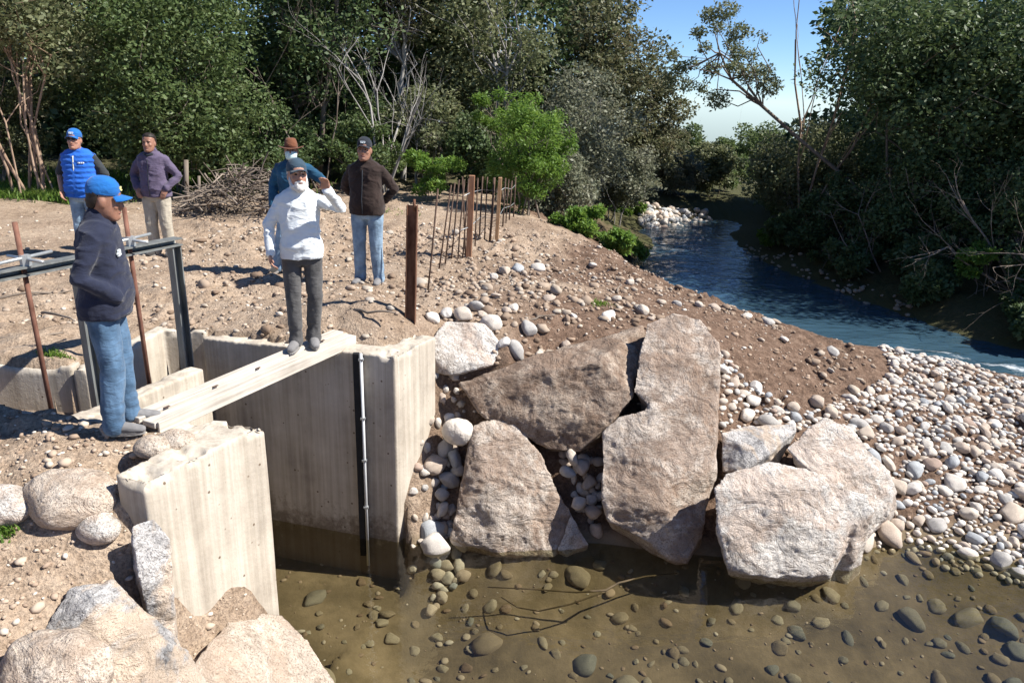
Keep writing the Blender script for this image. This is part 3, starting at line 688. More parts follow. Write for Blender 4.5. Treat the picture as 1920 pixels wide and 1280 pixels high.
# B wide brown one
boulder('boulder', [poly3([(860, 718, 7.20), (1000, 668, 7.42), (1204, 612, 8.0), (1208, 650, 7.75), (1187, 740, 7.15), (1150, 790, 7.0), (1085, 848, 6.95), (1030, 845, 6.98), (905, 782, 7.08), (1120, 680, 7.2)],
                          [(900, 740, 7.9), (1100, 640, 8.3), (1190, 640, 8.3), (1050, 850, 7.7), (1150, 820, 7.7)])], 'granite_brown', 'wide brown boulder wedged above, left of the tall cracked slab', 47, 0.025, 0.04)
# C lower left pointed
boulder('boulder', [poly3([(840, 1010, 6.52), (850, 975, 6.55), (888, 800, 6.98), (930, 783, 7.1), (965, 792, 7.1), (1012, 850, 6.95), (1068, 950, 6.72), (1078, 1010, 6.62), (1040, 1045, 6.48), (930, 1040, 6.42), (905, 880, 6.72)],
                          [(870, 1060, 7.1), (950, 800, 7.5), (1060, 1060, 7.2), (1000, 900, 7.5)])], 'granite_pink', 'pointed pinkish boulder standing in the water nearest the concrete wall', 53, 0.025, 0.045)
boulder('boulder', [poly3([(1070, 960, 6.68), (1105, 1020, 6.55), (1060, 1040, 6.5), (1045, 1030, 6.5), (1072, 1000, 6.55)], [(1080, 1010, 6.9), (1095, 1050, 6.8), (1060, 1060, 6.8)])],
        'granite_pale', 'small wedge of rock at the foot of the pointed boulder', 57, 0.018, 0.015)
# D tall cracked slab
boulder('boulder', [poly3([(1212, 605, 7.62), (1262, 586, 7.75), (1315, 598, 7.72), (1350, 640, 7.55), (1346, 760, 7.1), (1230, 775, 6.95), (1185, 735, 7.12), (1192, 690, 7.25)],
                          [(1225, 640, 8.2), (1330, 640, 8.2), (1340, 800, 7.8), (1220, 800, 7.7)]),
                    poly3([(1128, 812, 6.88), (1160, 780, 6.98), (1240, 755, 7.02), (1345, 740, 7.15), (1340, 880, 6.78), (1318, 1000, 6.45), (1285, 1052, 6.28), (1265, 1050, 6.28), (1140, 975, 6.42), (1126, 930, 6.5), (1215, 800, 6.85), (1240, 930, 6.42)],
                          [(1150, 850, 7.6), (1335, 850, 7.7), (1300, 1080, 7.1), (1150, 1010, 7.1)])], 'granite_pink', 'tallest boulder, a tall pinkish slab with a dark crack on its left', 61, 0.026, 0.035)
# E small grey block
boulder('boulder', [poly3([(1352, 812, 7.15), (1395, 797, 7.3), (1490, 795, 7.35), (1492, 808, 7.25), (1445, 850, 6.98), (1400, 880, 6.85), (1355, 885, 6.9), (1400, 840, 6.95)],
                          [(1360, 830, 7.6), (1480, 830, 7.6), (1440, 900, 7.3)])], 'granite_grey', 'small grey block with a flat top behind the white boulder', 67, 0.02, 0.015)
# F
boulder('boulder', [poly3([(1472, 838, 6.95), (1520, 800, 7.15), (1548, 784, 7.3), (1590, 800, 7.25), (1672, 880, 7.05), (1682, 920, 6.95), (1660, 975, 6.75), (1620, 1010, 6.62), (1595, 1000, 6.62), (1540, 900, 6.75)],
                          [(1500, 860, 7.6), (1600, 830, 7.7), (1680, 960, 7.3), (1600, 1030, 7.2)])], 'granite_pale', 'boulder with a dusty brown peak beside the river cobbles', 71, 0.025, 0.04)
# G front
boulder('boulder', [poly3([(1338, 915, 6.28), (1362, 885, 6.42), (1440, 868, 6.6), (1530, 880, 6.58), (1560, 912, 6.45), (1600, 985, 6.3), (1572, 1040, 6.12), (1558, 1078, 6.02), (1450, 1085, 5.98), (1365, 1070, 6.02), (1342, 990, 6.12), (1450, 920, 6.3)],
                          [(1370, 940, 6.9), (1540, 940, 6.9), (1560, 1080, 6.7), (1380, 1090, 6.7)]),
                    poly3([(1560, 905, 6.5), (1625, 925, 6.5), (1640, 955, 6.42), (1610, 985, 6.3), (1560, 960, 6.35)], [(1600, 960, 6.75), (1570, 930, 6.8)])],
        'granite_pale', 'white broad faced boulder standing in the water at front', 73, 0.025, 0.04)
# near left bank
G2 = 'boulders on the near bank'
def atz(lst): return [at(*q) for q in lst]
boulder('boulder', [[*atz([(70, 1180, -.62), (130, 1105, -.52), (215, 1082, -.5), (240, 1110, -.55), (330, 1190, -.85), (400, 1290, -1.1), (180, 1310, -.9), (60, 1215, -.7), (180, 1120, -.48)]), (-2.5, 3.3, -1.6), (-1.9, 3.5, -1.6), (-2.6, 3.6, -1.4), (-2.0, 3.0, -1.5)]],
        'granite_mottled', 'grey mottled boulder in the left foreground, half buried in sand', 81, 0.022, 0.035, group=G2)
boulder('boulder', [[*atz([(245, 985, -.22), (290, 968, -.22), (322, 1008, -.36), (330, 1150, -.85), (258, 1080, -.5)]), (-2.5, 4.2, -.9), (-2.2, 4.15, -1.3), (-2.2, 3.9, -1.4)]],
        'granite_grey', 'narrow grey slab leaning on the sunlit wing wall', 83, 0.02, 0.02, group=G2)
boulder('boulder', [[*atz([(395, 1200, -1.2), (440, 1150, -1.38), (530, 1148, -1.6), (585, 1200, -1.72), (640, 1300, -1.95), (420, 1300, -1.35), (340, 1290, -1.15)]), (-1.2, 3.7, -2.6), (-1.6, 4.9, -2.5), (-2.3, 4.2, -2.2), (-1.9, 3.4, -2.2)]],
        'granite_cream', 'sandy cream boulder at the foot of the near wing wall', 87, 0.025, 0.03, group=G2)
def round_stone(name, px, py, w, h, z, mat, label, seed, depth=None, group=G2):
    """rounded stone whose outline is about w x h pixels, centred at a pixel on a base height z"""
    c = at(px, py, z); s = np.linalg.norm(c - CAM) / F; rx_, rz_ = w * s / 2, h * s / 2; ry_ = depth or rx_ * 0.8
    mb = MB().ell(c, (rx_, ry_, rz_), nu=20, nv=14)
    def d(co): return fbm(co * 5 + seed, 3, seed) * rx_ * 0.09 + fbm(co * 22, 2, seed) * 0.003
    o = mb.remesh(name, mat, None, max(0.012, rx_ / 18), 2, d, origin=c); return tag(o, label, 'boulder' if rx_ > 0.12 else 'stone', group)
round_stone('boulder', 132, 935, 140, 95, -.18, 'granite_cream', 'smooth oval cream boulder left of the broken wing wall end', 91)
round_stone('boulder', 2, 950, 90, 62, -.17, 'granite_pale', 'pale boulder at the left edge beside the oval one', 93)
round_stone('stone', 186, 990, 66, 52, -.30, 'granite_pale', 'small white stone in front of the oval cream boulder', 95)
round_stone('boulder', 108, 1252, 156, 112, -.62, 'granite_cream', 'rounded cream boulder in the bottom left corner, before the grey one', 97)
round_stone('stone', 285, 838, 62, 40, 0.0, 'granite_cream', 'cream stone on the soil beside the navy jacketed man', 99)
round_stone('stone', 328, 826, 66, 30, 0.0, 'granite_cream', 'flat stone between the plank end and the wing wall', 101)
round_stone('stone', 858, 808, 62, 54, -0.95, 'cobble', 'blue and white oval stone between concrete wall and boulders', 103, 0.13, 'loose stones by the boulders')

# ================================================================== COBBLES AND GRAVEL
rng = np.random.default_rng(7)
def ico(sub):
    bm = bmesh.new(); bmesh.ops.create_icosphere(bm, subdivisions=sub, radius=1.0)
    v = np.array([q.co[:] for q in bm.verts]); f = np.array([[x.index for x in q.verts] for q in bm.faces]); bm.free(); return v, f
IV3, IF3 = ico(3); IV2, IF2 = ico(2); IV1, IF1 = ico(1)
COB = []
for k in range(10):
    v = IV3.copy(); v = v * (1 + 0.24 * fbm(v * 0.9 + k * 9.1, 2, k)[:, None] + 0.04 * fbm(v * 3 + k, 2, k + 40)[:, None])
    for _ in range((4, 7, 5)[k % 3]):                # broken and worn facets
        nrm = rng.normal(size=3); nrm /= np.linalg.norm(nrm); dd = v @ nrm; o = np.maximum(dd - rng.uniform(0.66, 0.9), 0); v = v - o[:, None] * nrm * 0.9
    me = np_mesh('cobble', v, IF3); me.materials.append(MATS['cobble']); me.polygons.foreach_set('use_smooth', [True] * len(me.polygons)); COB.append(me)
COBW = []
for me in COB:
    w = me.copy(); w.materials.clear(); w.materials.append(MATS['cobble_wet']); COBW.append(w)
class Packer:
    def __init__(s): s.p = np.zeros((0, 3))
    def ok(s, x, y, r, k=0.8):
        return not len(s.p) or np.all(np.hypot(s.p[:, 0] - x, s.p[:, 1] - y) > k * (s.p[:, 2] + r))
    def add(s, x, y, r): s.p = np.vstack([s.p, (x, y, r)])
pack = Packer()
def slope(x, y):
    e = 0.06; a = h0(np.array([x + e, x - e, x, x]), np.array([y, y, y + e, y - e]))
    return Vector(((a[1] - a[0]) / (2 * e), (a[3] - a[2]) / (2 * e), 1)).normalized()
def cobble(x, y, r, parent, sink=0.35, wet=False, zz=None, name='cobble', flat=None):
    k = int(rng.integers(len(COB))); o = bpy.data.objects.new(name, (COBW if wet else COB)[k]); COL.objects.link(o); o.parent = parent
    a = r * rng.uniform(1.0, 1.25); b = r * rng.uniform(0.72, 0.95); c = r * (flat if flat else rng.uniform(0.5, 0.75))
    nrm = slope(x, y); q = nrm.to_track_quat('Z', 'Y').to_matrix().to_4x4()
    ti = Matrix.Rotation(rng.uniform(0, 6.28), 4, 'Z') @ Matrix.Rotation(rng.normal() * 0.22, 4, 'X') @ Matrix.Rotation(rng.normal() * 0.22, 4, 'Y')
    z = (float(hz(x, y)[0]) if zz is None else zz) + c * (1 - sink) * 0.8
    o.matrix_local = Matrix.Translation((x, y, z)) @ q @ ti @ Matrix.Diagonal((a, b, c, 1))
    return o
def pxpoly(pts): return [tuple(atg(*q)[:2]) for q in pts]
GRAVEL = pxpoly([(1350, 655), (1392, 710), (1450, 745), (1540, 772), (1620, 735), (1672, 700), (1590, 640), (1700, 662), (1800, 683), (1918, 716)]) + \
    [(9.6, 10.6), (9.6, 6.9), (5.6, 6.0)] + pxpoly([(1910, 1095), (1690, 1040), (1600, 1015), (1640, 960), (1500, 800), (1352, 805)])
gpx = np.array(GRAVEL); lo, hi = gpx.min(0), gpx.max(0)
gravel_root = None
# the small layer first as the bank's own mesh, afterwards the stones one can pick out
big = []
tries = 0
HX, HY, HR = [], [], []
while len(big) < 300 and tries < 9000:
    tries += 1
    x, y = rng.uniform(lo, hi)
    if x > 7.6 or not inpoly(np.array([x]), np.array([y]), GRAVEL)[0]: continue
    w = max(0, 1 - (y - 6.7) / 2.6)
    r = rng.uniform(0.055, 0.085) + w * abs(rng.normal()) * 0.045
    r = min(r, 0.17)
    if pack.ok(x, y, r, 0.86): pack.add(x, y, r); big.append((x, y, r))
small = []
tries = 0
cell = {}
while len(small) < 5200 and tries < 34000:
    tries += 1
    x, y = rng.uniform(lo, hi)
    if not inpoly(np.array([x]), np.array([y]), GRAVEL)[0]: continue
    r = rng.uniform(0.02, 0.055)
    key = (int(x * 8), int(y * 8)); bad = False
    for i in (-1, 0, 1):
        for j in (-1, 0, 1):
            for (a, b, c) in cell.get((key[0] + i, key[1] + j), ()):
                if math.hypot(a - x, b - y) < 0.8 * (c + r): bad = True
    if bad or not pack.ok(x, y, r, 0.72): continue
    cell.setdefault(key, []).append((x, y, r)); small.append((x, y, r))
def stone_mass(name, lst, mat, parent, iv, if_, sink=0.3, flat=(0.5, 0.8), seed=1, lump=0.2):
    g = np.random.default_rng(seed); L = np.array(lst); n = len(L); zb = hz(L[:, 0], L[:, 1])
    V = np.empty((n, len(iv), 3))
    for i in range(n):
        r = L[i, 2]; s = np.array([r * g.uniform(1, 1.3), r * g.uniform(0.7, 1), r * g.uniform(*flat)])
        v = iv * (1 + lump * (g.random(len(iv)) - 0.5)[:, None]) * s
        t = g.uniform(0, 6.28); c, q = math.cos(t), math.sin(t); ti = g.normal() * 0.25; c2, q2 = math.cos(ti), math.sin(ti)
        v = v @ np.array([[1, 0, 0], [0, c2, q2], [0, -q2, c2]]); v = v @ np.array([[c, q, 0], [-q, c, 0], [0, 0, 1]])
        V[i] = v + (L[i, 0], L[i, 1], zb[i] + s[2] * (1 - sink) * 0.7)
    Fc = (if_[None] + (np.arange(n) * len(iv))[:, None, None]).reshape(-1, 3)
    return link(name, np_mesh(name, V.reshape(-1, 3), Fc), mat, parent, lump < 0.3)
gravel_root = tag(stone_mass('gravel_bank', small, 'pebble', None, IV2, IF2, seed=3, lump=0.14), 'bank of rounded grey and cream river gravel at right', 'gravel', kind='structure')
for x, y, r in big: cobble(x, y, r, gravel_root, 0.5)
# a row of stones on the soil behind the flat boulder
for px, py, w in [(812, 585, 36), (838, 583, 32), (868, 588, 42), (893, 572, 36), (922, 602, 44), (905, 585, 30), (950, 580, 24), (968, 655, 42), (990, 614, 38), (945, 650, 26), (975, 672, 34),
                  (962, 578, 26), (1030, 560, 26), (1140, 590, 34), (1205, 585, 30), (1060, 645, 22), (1010, 670, 26), (930, 560, 22), (1155, 560, 24), (1075, 590, 20),
                  (1560, 660, 30), (1470, 640, 18), (1590, 745, 36), (1530, 755, 34), (1490, 770, 50), (1460, 765, 34), (1400, 590, 22), (1340, 575, 24), (1310, 570, 20), (1440, 600, 26),
                  (945, 505, 34), (970, 500, 30), (1010, 500, 26), (925, 520, 24), (1040, 480, 18), (1110, 500, 18), (1180, 530, 20), (1240, 560, 22), (1270, 565, 18), (1220, 600, 14)]:
    c = atg(px, py + w * 0.2, -.3); s = np.linalg.norm(c - CAM) / F; r = w * s / 2 * 0.9
    if pack.ok(c[0], c[1], r, 0.5): pack.add(c[0], c[1], r); cobble(c[0], c[1], r, ground, 0.3, name='stone')
# stones packed between the wall end and the pointed boulder
for px, py, w, z in [(810, 1000, 56, -1.98), (805, 972, 50, -1.9), (815, 1028, 50, -2.0), (775, 990, 34, -1.98), (803, 946, 24, -1.75), (829, 955, 26, -1.75), (828, 928, 28, -1.62), (806, 928, 24, -1.65),
                     (840, 900, 34, -1.5), (812, 905, 26, -1.52), (822, 872, 44, -1.35), (852, 862, 30, -1.3), (836, 840, 34, -1.2), (830, 790, 34, -1.0), (850, 838, 22, -1.2), (860, 880, 24, -1.4), (865, 1015, 40, -2.0),
                     (1085, 945, 30, -1.6), (1110, 960, 26, -1.7), (1118, 995, 26, -1.9), (1065, 885, 26, -1.35), (1090, 875, 30, -1.3), (1105, 905, 26, -1.5), (1075, 860, 26, -1.2)]:
    c = at(px, py, z); s = np.linalg.norm(c - CAM) / F
    cobble(c[0], c[1], w * s / 2 * 1.05, ground, 0.3, zz=z - 0.03, name='stone', flat=0.7)
for poly, cnt in (([(770, 1020), (800, 900), (822, 790), (850, 770), (885, 830), (860, 900), (842, 1010)], 70), ([(1050, 850), (1100, 840), (1130, 900), (1125, 1000), (1085, 960)], 26)):
    pw_ = np.array(poly, float); k_ = 0; t_ = 0
    while k_ < cnt and t_ < 900:
        t_ += 1; px, py = rng.uniform(pw_.min(0), pw_.max(0))
        if not inpoly(np.array([px]), np.array([py]), poly)[0]: continue
        c = atg(px, py, -1.4); r = rng.uniform(0.035, 0.075)
        if pack.ok(c[0], c[1], r, 0.62): pack.add(c[0], c[1], r); cobble(c[0], c[1], r, ground, 0.2, name='stone', flat=0.72); k_ += 1
# stones lying on the pool bed
n_ = 0
while n_ < 150:
    px, py = rng.uniform(530, 1920), rng.uniform(1040, 1290)
    c = atg(px, py, -2.4)
    if c[2] > -2.03 or (px < 760 and py < 1060): continue
    r = (0.025 + rng.exponential(0.022)) * (1.8 if rng.random() < 0.15 else 1); r = min(r, 0.13)
    if pack.ok(c[0], c[1], r, 0.9): pack.add(c[0], c[1], r); cobble(c[0], c[1], r, ground, 0.7, True, name='pool_stone', flat=0.5); n_ += 1
# crumbs of stone and hard soil strewn over the bank
lst = []
while len(lst) < 6000:
    t = rng.random()
    if t < 0.65: x, y = rng.uniform(-5, 4.2), rng.uniform(6.9, 13.8)
    elif t < 0.8: x, y = rng.uniform(-9, 1), rng.uniform(9, 19)
    else: x, y = rng.uniform(-3.8, -1.9), rng.uniform(3.0, 5.0)
    lst.append((x, y, min(0.05, 0.006 + rng.exponential(0.0075) + 0.0004 * y)))
L_ = np.array(lst); hh = h0(L_[:, 0], L_[:, 1]); ok = (hh > -1.5) & ~inpoly(L_[:, 0], L_[:, 1], CHANNEL) & ~inpoly(L_[:, 0], L_[:, 1], BAYS)
tag(stone_mass('soil_crumbs', [l for l, k in zip(lst, ok) if k], 'pebble_soil' if 'pebble_soil' in MATS else 'pebble', ground, IV1, IF1, 0.4, (0.4, 0.8), 5, 0.5), kind='stuff')
lst = []
while len(lst) < 1700:
    if rng.random() < 0.6: x, y = rng.uniform(-1.2, 5.2), rng.uniform(7.2, 11.3)
    else: x, y = rng.uniform(-6, 0.5), rng.uniform(6.9, 13)
    if vnoise(np.array([[x * 0.9, y * 0.9, 0.5]]), 90)[0] < -0.15: continue
    lst.append((x, y, min(0.085, 0.018 + rng.exponential(0.013))))
L_ = np.array(lst); hh = h0(L_[:, 0], L_[:, 1]); ok = (hh > -1.2) & ~inpoly(L_[:, 0], L_[:, 1], CHANNEL) & ~inpoly(L_[:, 0], L_[:, 1], BAYS) & ~inpoly(L_[:, 0], L_[:, 1], GRAVEL)
tag(stone_mass('soil_clods', [l for l, k in zip(lst, ok) if k], 'clod', ground, IV2, IF2, 0.55, (0.5, 0.9), 6, 0.45), kind='stuff')
lst = []
while len(lst) < 420:
    px, py = rng.uniform(520, 1930), rng.uniform(1030, 1290); c = at(px, py, -2.4)
    lst.append((c[0], c[1], 0.008 + rng.exponential(0.010)))
L_ = np.array(lst); hh = h0(L_[:, 0], L_[:, 1]); ok = hh < -2.02
tag(stone_mass('pool_gravel', [l for l, k in zip(lst, ok) if k], 'cobble_bed', ground, IV2, IF2, 0.6, (0.3, 0.5), 16, 0.2), kind='stuff')
# pale rocks of the far bar
lst = []
for _ in range(230):
    px, py = rng.uniform(1195, 1332), rng.uniform(396, 419); c = at(px, py, -1.6); lst.append((c[0], c[1] - 0.1, rng.uniform(0.06, 0.15)))
V = []
far = stone_mass('far_rocks', lst, 'pebble', None, IV2, IF2, 0.2, (0.6, 1.0), 8, 0.3)
tag(far, 'pale rocks of the bar at the far bend of the river', 'rocks', kind='stuff')
lst = []
for _ in range(110):
    t = rng.random(); a, b = at(1370, 465, RIVER_Z), at(1700, 600, RIVER_Z)
    c = a + (b - a) * t; lst.append((c[0] + rng.normal() * 0.22 + 0.2, c[1] + rng.normal() * 0.3, rng.uniform(0.02, 0.075)))
tag(stone_mass('shore_rocks', lst, 'cobble_wet', None, IV1, IF1, 0.2, (0.5, 0.9), 9, 0.4), 'dark stones along the shaded far shore of the river', 'rocks', kind='stuff')
# driftwood branch in the pool
dw = MB(); P_ = [at(914, 1100, -2.06), at(1000, 1104, -2.05), at(1080, 1110, -2.03), at(1136, 1106, -1.985), at(1160, 1092, -1.99), at(1210, 1080, -2.02), at(1269, 1074, -2.05)]
dw.tube(P_, [0.005, 0.007, 0.008, 0.012, 0.010, 0.008, 0.005], 7)
dw.tube([at(940, 1119, -2.2), at(970, 1138, -2.15), at(1010, 1145, -2.12), at(1070, 1132, -2.07), at(1140, 1107, -1.995)], [0.005, 0.006, 0.007, 0.008, 0.008], 7)
tag(dw.build('driftwood_branch', 'driftwood'), 'thin forked driftwood branch lying in the pool', 'branch')

# ================================================================== STAKES
def stake(name, b, t, w, kind, mat, label, sq=False, group='stakes along the bank edge'):
    p = atg(*b, 0.0); q = atY(*t, p[1]); p[2] -= 0.2
    mb = MB()
    if sq: mb.beam(p, q, w, w, (0, 1, 0))
    else: mb.tube([p, p + (q - p) * 0.5 + rng.normal(size=3) * 0.006, q], w / 2, 7)
    o = mb.build(name, mat, None, not sq, p, 0.004 if sq else 0.0); return tag(o, label, kind, group)
base = atg(768, 622); topp = atY(773, 385, base[1]); base[2] -= 0.25
sp = tag(empty('steel_post', base), 'rusty steel post nearest the camera, at the head of the stake row', 'post', 'stakes along the bank edge')
mb = MB(); mb.beam(base, topp, 0.088, 0.012, (0, 1, 0)).build('web', 'rust', sp, False, base)
for s in (-1, 1):
    MB().beam(base + np.array([s * 0.048, 0, 0]), topp + np.array([s * 0.048, 0, 0]), 0.010, 0.085, (0, 1, 0)).build('flange', 'rust', sp, False, base)
MB().tube([topp + np.array([0.02, 0, -0.06]), topp + np.array([0.02, 0, 0.06])], 0.014, 8).build('bolt', 'rust', sp, True, base)
ordn = ['first', 'second', 'third', 'fourth']
for k, (b, t) in enumerate([((799, 546), (821, 354)), ((820, 501), (846, 347)), ((844, 485), (861, 337)), ((857, 488), (871, 337))]):
    stake('iron_stake', b, t, 0.022, 'stake', 'rebar', f'{ordn[k]} thin dark iron rod from the rusty steel post')
stake('iron_stake', (874, 480), (867, 331), 0.022, 'stake', 'rebar', 'thin iron rod just left of the thick reddish stake')
stake('wooden_stake', (878, 483), (885, 329), 0.085, 'stake', 'stake_red', 'thick reddish square stake in the middle of the row', True)
stake('iron_stake', (898, 452), (905, 331), 0.026, 'stake', 'rebar', 'iron rod just right of the thick reddish stake')
stake('iron_stake', (917, 453), (927, 333), 0.04, 'stake', 'rebar', 'dark rod touching the left of the orange wooden stake')
stake('wooden_stake', (930, 455), (938, 333), 0.06, 'stake', 'stake_wood', 'orange sunlit wooden stake near the far end of the row', True)
for k, (b, t) in enumerate([((942, 424), (948, 334)), ((954, 416), (960, 339)), ((962, 411), (967, 331))]):
    stake('iron_stake', b, t, 0.028, 'stake', 'rebar', f'{ordn[k]} thin rod beyond the orange wooden stake')
for b_, t_, lab in (((832, 496), (853, 343), 'thin rod between the second and third iron rods'), ((866, 484), (879, 335), 'slim rod leaning behind the fourth iron rod'),
                   ((908, 452), (914, 332), 'slim rod halfway between the reddish and orange stakes'), ((890, 466), (896, 334), 'slim rod right against the thick reddish stake'), ((948, 420), (954, 336), 'slim rod among the farthest stakes')):
    stake('iron_stake', b_, t_, 0.022, 'stake', 'rebar', lab)
for k, f_ in enumerate((0.2, 0.62)):
    pp = []
    for (b, t) in [((857, 488), (871, 337)), ((878, 483), (885, 329)), ((898, 452), (905, 331)), ((917, 453), (927, 333)), ((930, 455), (938, 333)), ((942, 424), (948, 334)), ((954, 416), (960, 339)), ((962, 411), (967, 331))]:
        p = atg(*b, 0.0); q = atY(*t, p[1]); pp.append(q + (p - q) * f_)
    tag(MB().tube(pp, 0.006, 5).build('wire', 'steel_galv'), ('upper' if k == 0 else 'lower') + ' grey wire strung between the far stakes', 'wire', 'wires on the stakes')
for px, top_, lab in ((349, 300, 'dark thin fence post right of the purple jacketed man'), (373, 330, 'shorter dark post in the shade by the brush pile')):
    p = atg(px, 386); q = atY(px, top_, p[1]); p[2] -= .2
    tag(MB().tube([p, q], 0.045 if px < 360 else 0.03, 8).build('fence_post', 'bark', None, True, p), lab, 'post', 'posts in the shade')

# ================================================================== VEGETATION
LR = np.random.default_rng(23)
def leaf_quads(pos, size, nrm_bias, rg, droop=0.0, width=0.55):
    n = len(pos); d = rg.normal(size=(n, 3)); d[:, 2] = d[:, 2] * 0.7 - droop; d /= np.linalg.norm(d, axis=1)[:, None]
    nr = rg.normal(size=(n, 3)) + nrm_bias; s = np.cross(d, nr); s /= np.linalg.norm(s, axis=1)[:, None] + 1e-9
    L = size * rg.uniform(0.65, 1.35, n)[:, None]; w = L * width * 0.5
    up_ = np.cross(s, d)
    a = pos; b = pos + d * L * 0.5 + s * w + up_ * L * 0.06; c = pos + d * L; e = pos + d * L * 0.5 - s * w + up_ * L * 0.06
    return np.stack([a, b, c, e], 1).reshape(-1, 3)
def crown_points(clumps, n, rg, shell=0.55):
    """clumps: (m,4) centre+radius. points thick near each clump's surface, with gaps between clumps"""
    w = clumps[:, 3] ** 2; k = rg.choice(len(clumps), n, p=w / w.sum())
    d = rg.normal(size=(n, 3)); d /= np.linalg.norm(d, axis=1)[:, None]
    r = (shell + (1 - shell) * rg.random(n)) ** 0.8 * rg.uniform(0.75, 1.1, n)
    p = clumps[k, :3] + d * (clumps[k, 3] * r)[:, None] * np.array([1, 1, 0.8])
    g = fbm(p * 2.6, 2, 60); keep = g > -0.5
    return p[keep], d[keep]
def branch_tubes(segs, mat, name, parent, sides=6):
    mb = MB()
    for pts, rad in segs: mb.tube(pts, rad, sides, cap=False)
    return mb.build(name, mat, parent, True)
def wobble(a, b, n, amp, rg):
    a = np.asarray(a, float); b = np.asarray(b, float); t = np.linspace(0, 1, n)[:, None]; p = a + (b - a) * t
    L = np.linalg.norm(b - a); o = rg.normal(size=(n, 3)) * amp * L; o[0] = 0; o[-1] = 0
    return p + o
def tree(name, x, y, h, cr, label, leaf='leaf_green', n=14000, size=0.075, bark='bark', cz=None, crz=None, stems=1, nclump=34, lean=(0, 0), trunk_r=None, seed=0, group='trees and shrubs behind the bank',
         cat='tree', low=0.0, droop=0.0, limbs_out=0.0, clump_r=(0.22, 0.42), width=0.55, shell=0.55, z=None, twigs=0):
    """crown: a cloud of leaf clumps inside an ellipsoid (centre height cz, radii cr, crz); limbs run from the stem into the clumps"""
    rg = np.random.default_rng(1000 + seed)
    zb = float(h0(x, y)[0]) if z is None else z
    root = tag(empty(name, (x, y, zb)), label, cat, group)
    cz = cz if cz is not None else h * 0.58; crz = crz if crz is not None else h * 0.45
    cen = np.array([lean[0], lean[1], cz])
    u = rg.normal(size=(nclump, 3)); u /= np.linalg.norm(u, axis=1)[:, None]; rr = rg.random(nclump) ** 0.42
    cl = cen + u * rr[:, None] * np.array([cr, cr, crz]) * 0.88
    cl[:, 2] = np.maximum(cl[:, 2], low)
    R_ = rg.uniform(*clump_r, nclump) * min(cr, crz) * 1.15
    clumps = np.concatenate([cl, R_[:, None]], 1)
    p, d = crown_points(clumps, int(n * 1.35), rg, shell)
    size = size * 1.5
    p = p[p[:, 2] > -0.05]
    q = leaf_quads(p, size, np.array([0, 0, 0.9]), rg, droop, width)
    f = np.arange(len(q)).reshape(-1, 4)
    link('crown', np_mesh('crown', q, f), leaf, root, False)
    tr = trunk_r or h * 0.010
    segs = []
    for s in range(stems):
        a = np.array([rg.normal() * 0.12 * (stems > 1) * 1.6, rg.normal() * 0.1 * (stems > 1), -0.15])
        top = cen + np.array([rg.normal() * cr * 0.45 * (stems > 1), rg.normal() * cr * 0.3 * (stems > 1), crz * 0.55])
        pts = wobble(a, top, 7, 0.018, rg); r = tr * (0.55 + 0.6 * rg.random() if stems > 1 else 1)
        segs.append((pts, np.linspace(r, r * 0.25, 7)))
    trunk = branch_tubes(segs, bark, 'trunk', root, 8)
    ls = []
    for k in range(min(nclump, 26)):
        s = segs[k % stems][0]; c = clumps[k, :3]
        j = int(np.argmin(np.abs(s[:, 2] - c[2] * 0.62))); b = s[j]
        e = c + (c - b) * limbs_out; pts = wobble(b, e, 5, 0.05, rg); ls.append((pts, np.linspace(tr * 0.38, tr * 0.08, 5)))
        for _ in range(2 + twigs):
            t = pts[rg.integers(2, 5)]; e2 = t + rg.normal(size=3) * clumps[k, 3] * 0.8; ls.append((wobble(t, e2, 3, 0.06, rg), np.linspace(tr * 0.13, tr * 0.04, 3)))
    branch_tubes(ls, bark, 'limbs', root, 5)
    return root
# --- left wall of trees
tree('shrub_tree', -10.0, 15.6, 6.0, 2.0, 'grey green shrub with many reddish bare stems at the far left', 'leaf_olive', 15000, 0.07, 'bark_red', 3.9, 2.0, 11, 54, seed=1, low=1.6, trunk_r=0.034)
tree('broadleaf_tree', -7.3, 16.9, 5.4, 1.9, 'round green leafy tree behind the man in the purple jacket', 'leaf_green', 22000, 0.065, 'bark', 2.5, 2.4, 3, 64, seed=2, low=0.35, trunk_r=0.05)
tree('broadleaf_tree', -9.2, 19.3, 8.5, 2.7, 'bright green tall tree rising behind the round leafy tree', 'leaf_green', 17000, 0.085, 'bark', 4.6, 3.3, 1, 50, seed=3, low=1.2)
tree('broadleaf_tree', -13.0, 18.0, 7.5, 2.6, 'dark tree at the left border behind the bare stems', 'leaf_olive', 13000, 0.085, 'bark', 3.8, 3.2, 2, 44, seed=4, low=1.0)
tree('broadleaf_tree', -5.0, 19.6, 8.5, 2.2, 'deep green tree between purple jacket and hat man', 'leaf_dark', 15000, 0.08, 'bark', 4.2, 3.5, 2, 46, seed=5, low=0.9)
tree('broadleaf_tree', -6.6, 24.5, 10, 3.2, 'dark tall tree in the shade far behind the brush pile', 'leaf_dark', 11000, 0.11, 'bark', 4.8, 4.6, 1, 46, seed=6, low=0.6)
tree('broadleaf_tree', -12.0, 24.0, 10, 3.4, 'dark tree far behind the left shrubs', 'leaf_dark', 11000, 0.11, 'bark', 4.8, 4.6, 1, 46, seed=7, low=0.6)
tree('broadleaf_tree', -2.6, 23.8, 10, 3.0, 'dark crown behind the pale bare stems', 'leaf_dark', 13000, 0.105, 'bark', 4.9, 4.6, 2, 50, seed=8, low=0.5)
tree('broadleaf_tree', -3.1, 20.6, 8, 2.1, 'olive brown crown hanging above the pale bare stems', 'leaf_brown', 11000, 0.08, 'bark_pale', 5.2, 1.9, 1, 40, seed=9, low=3.4)
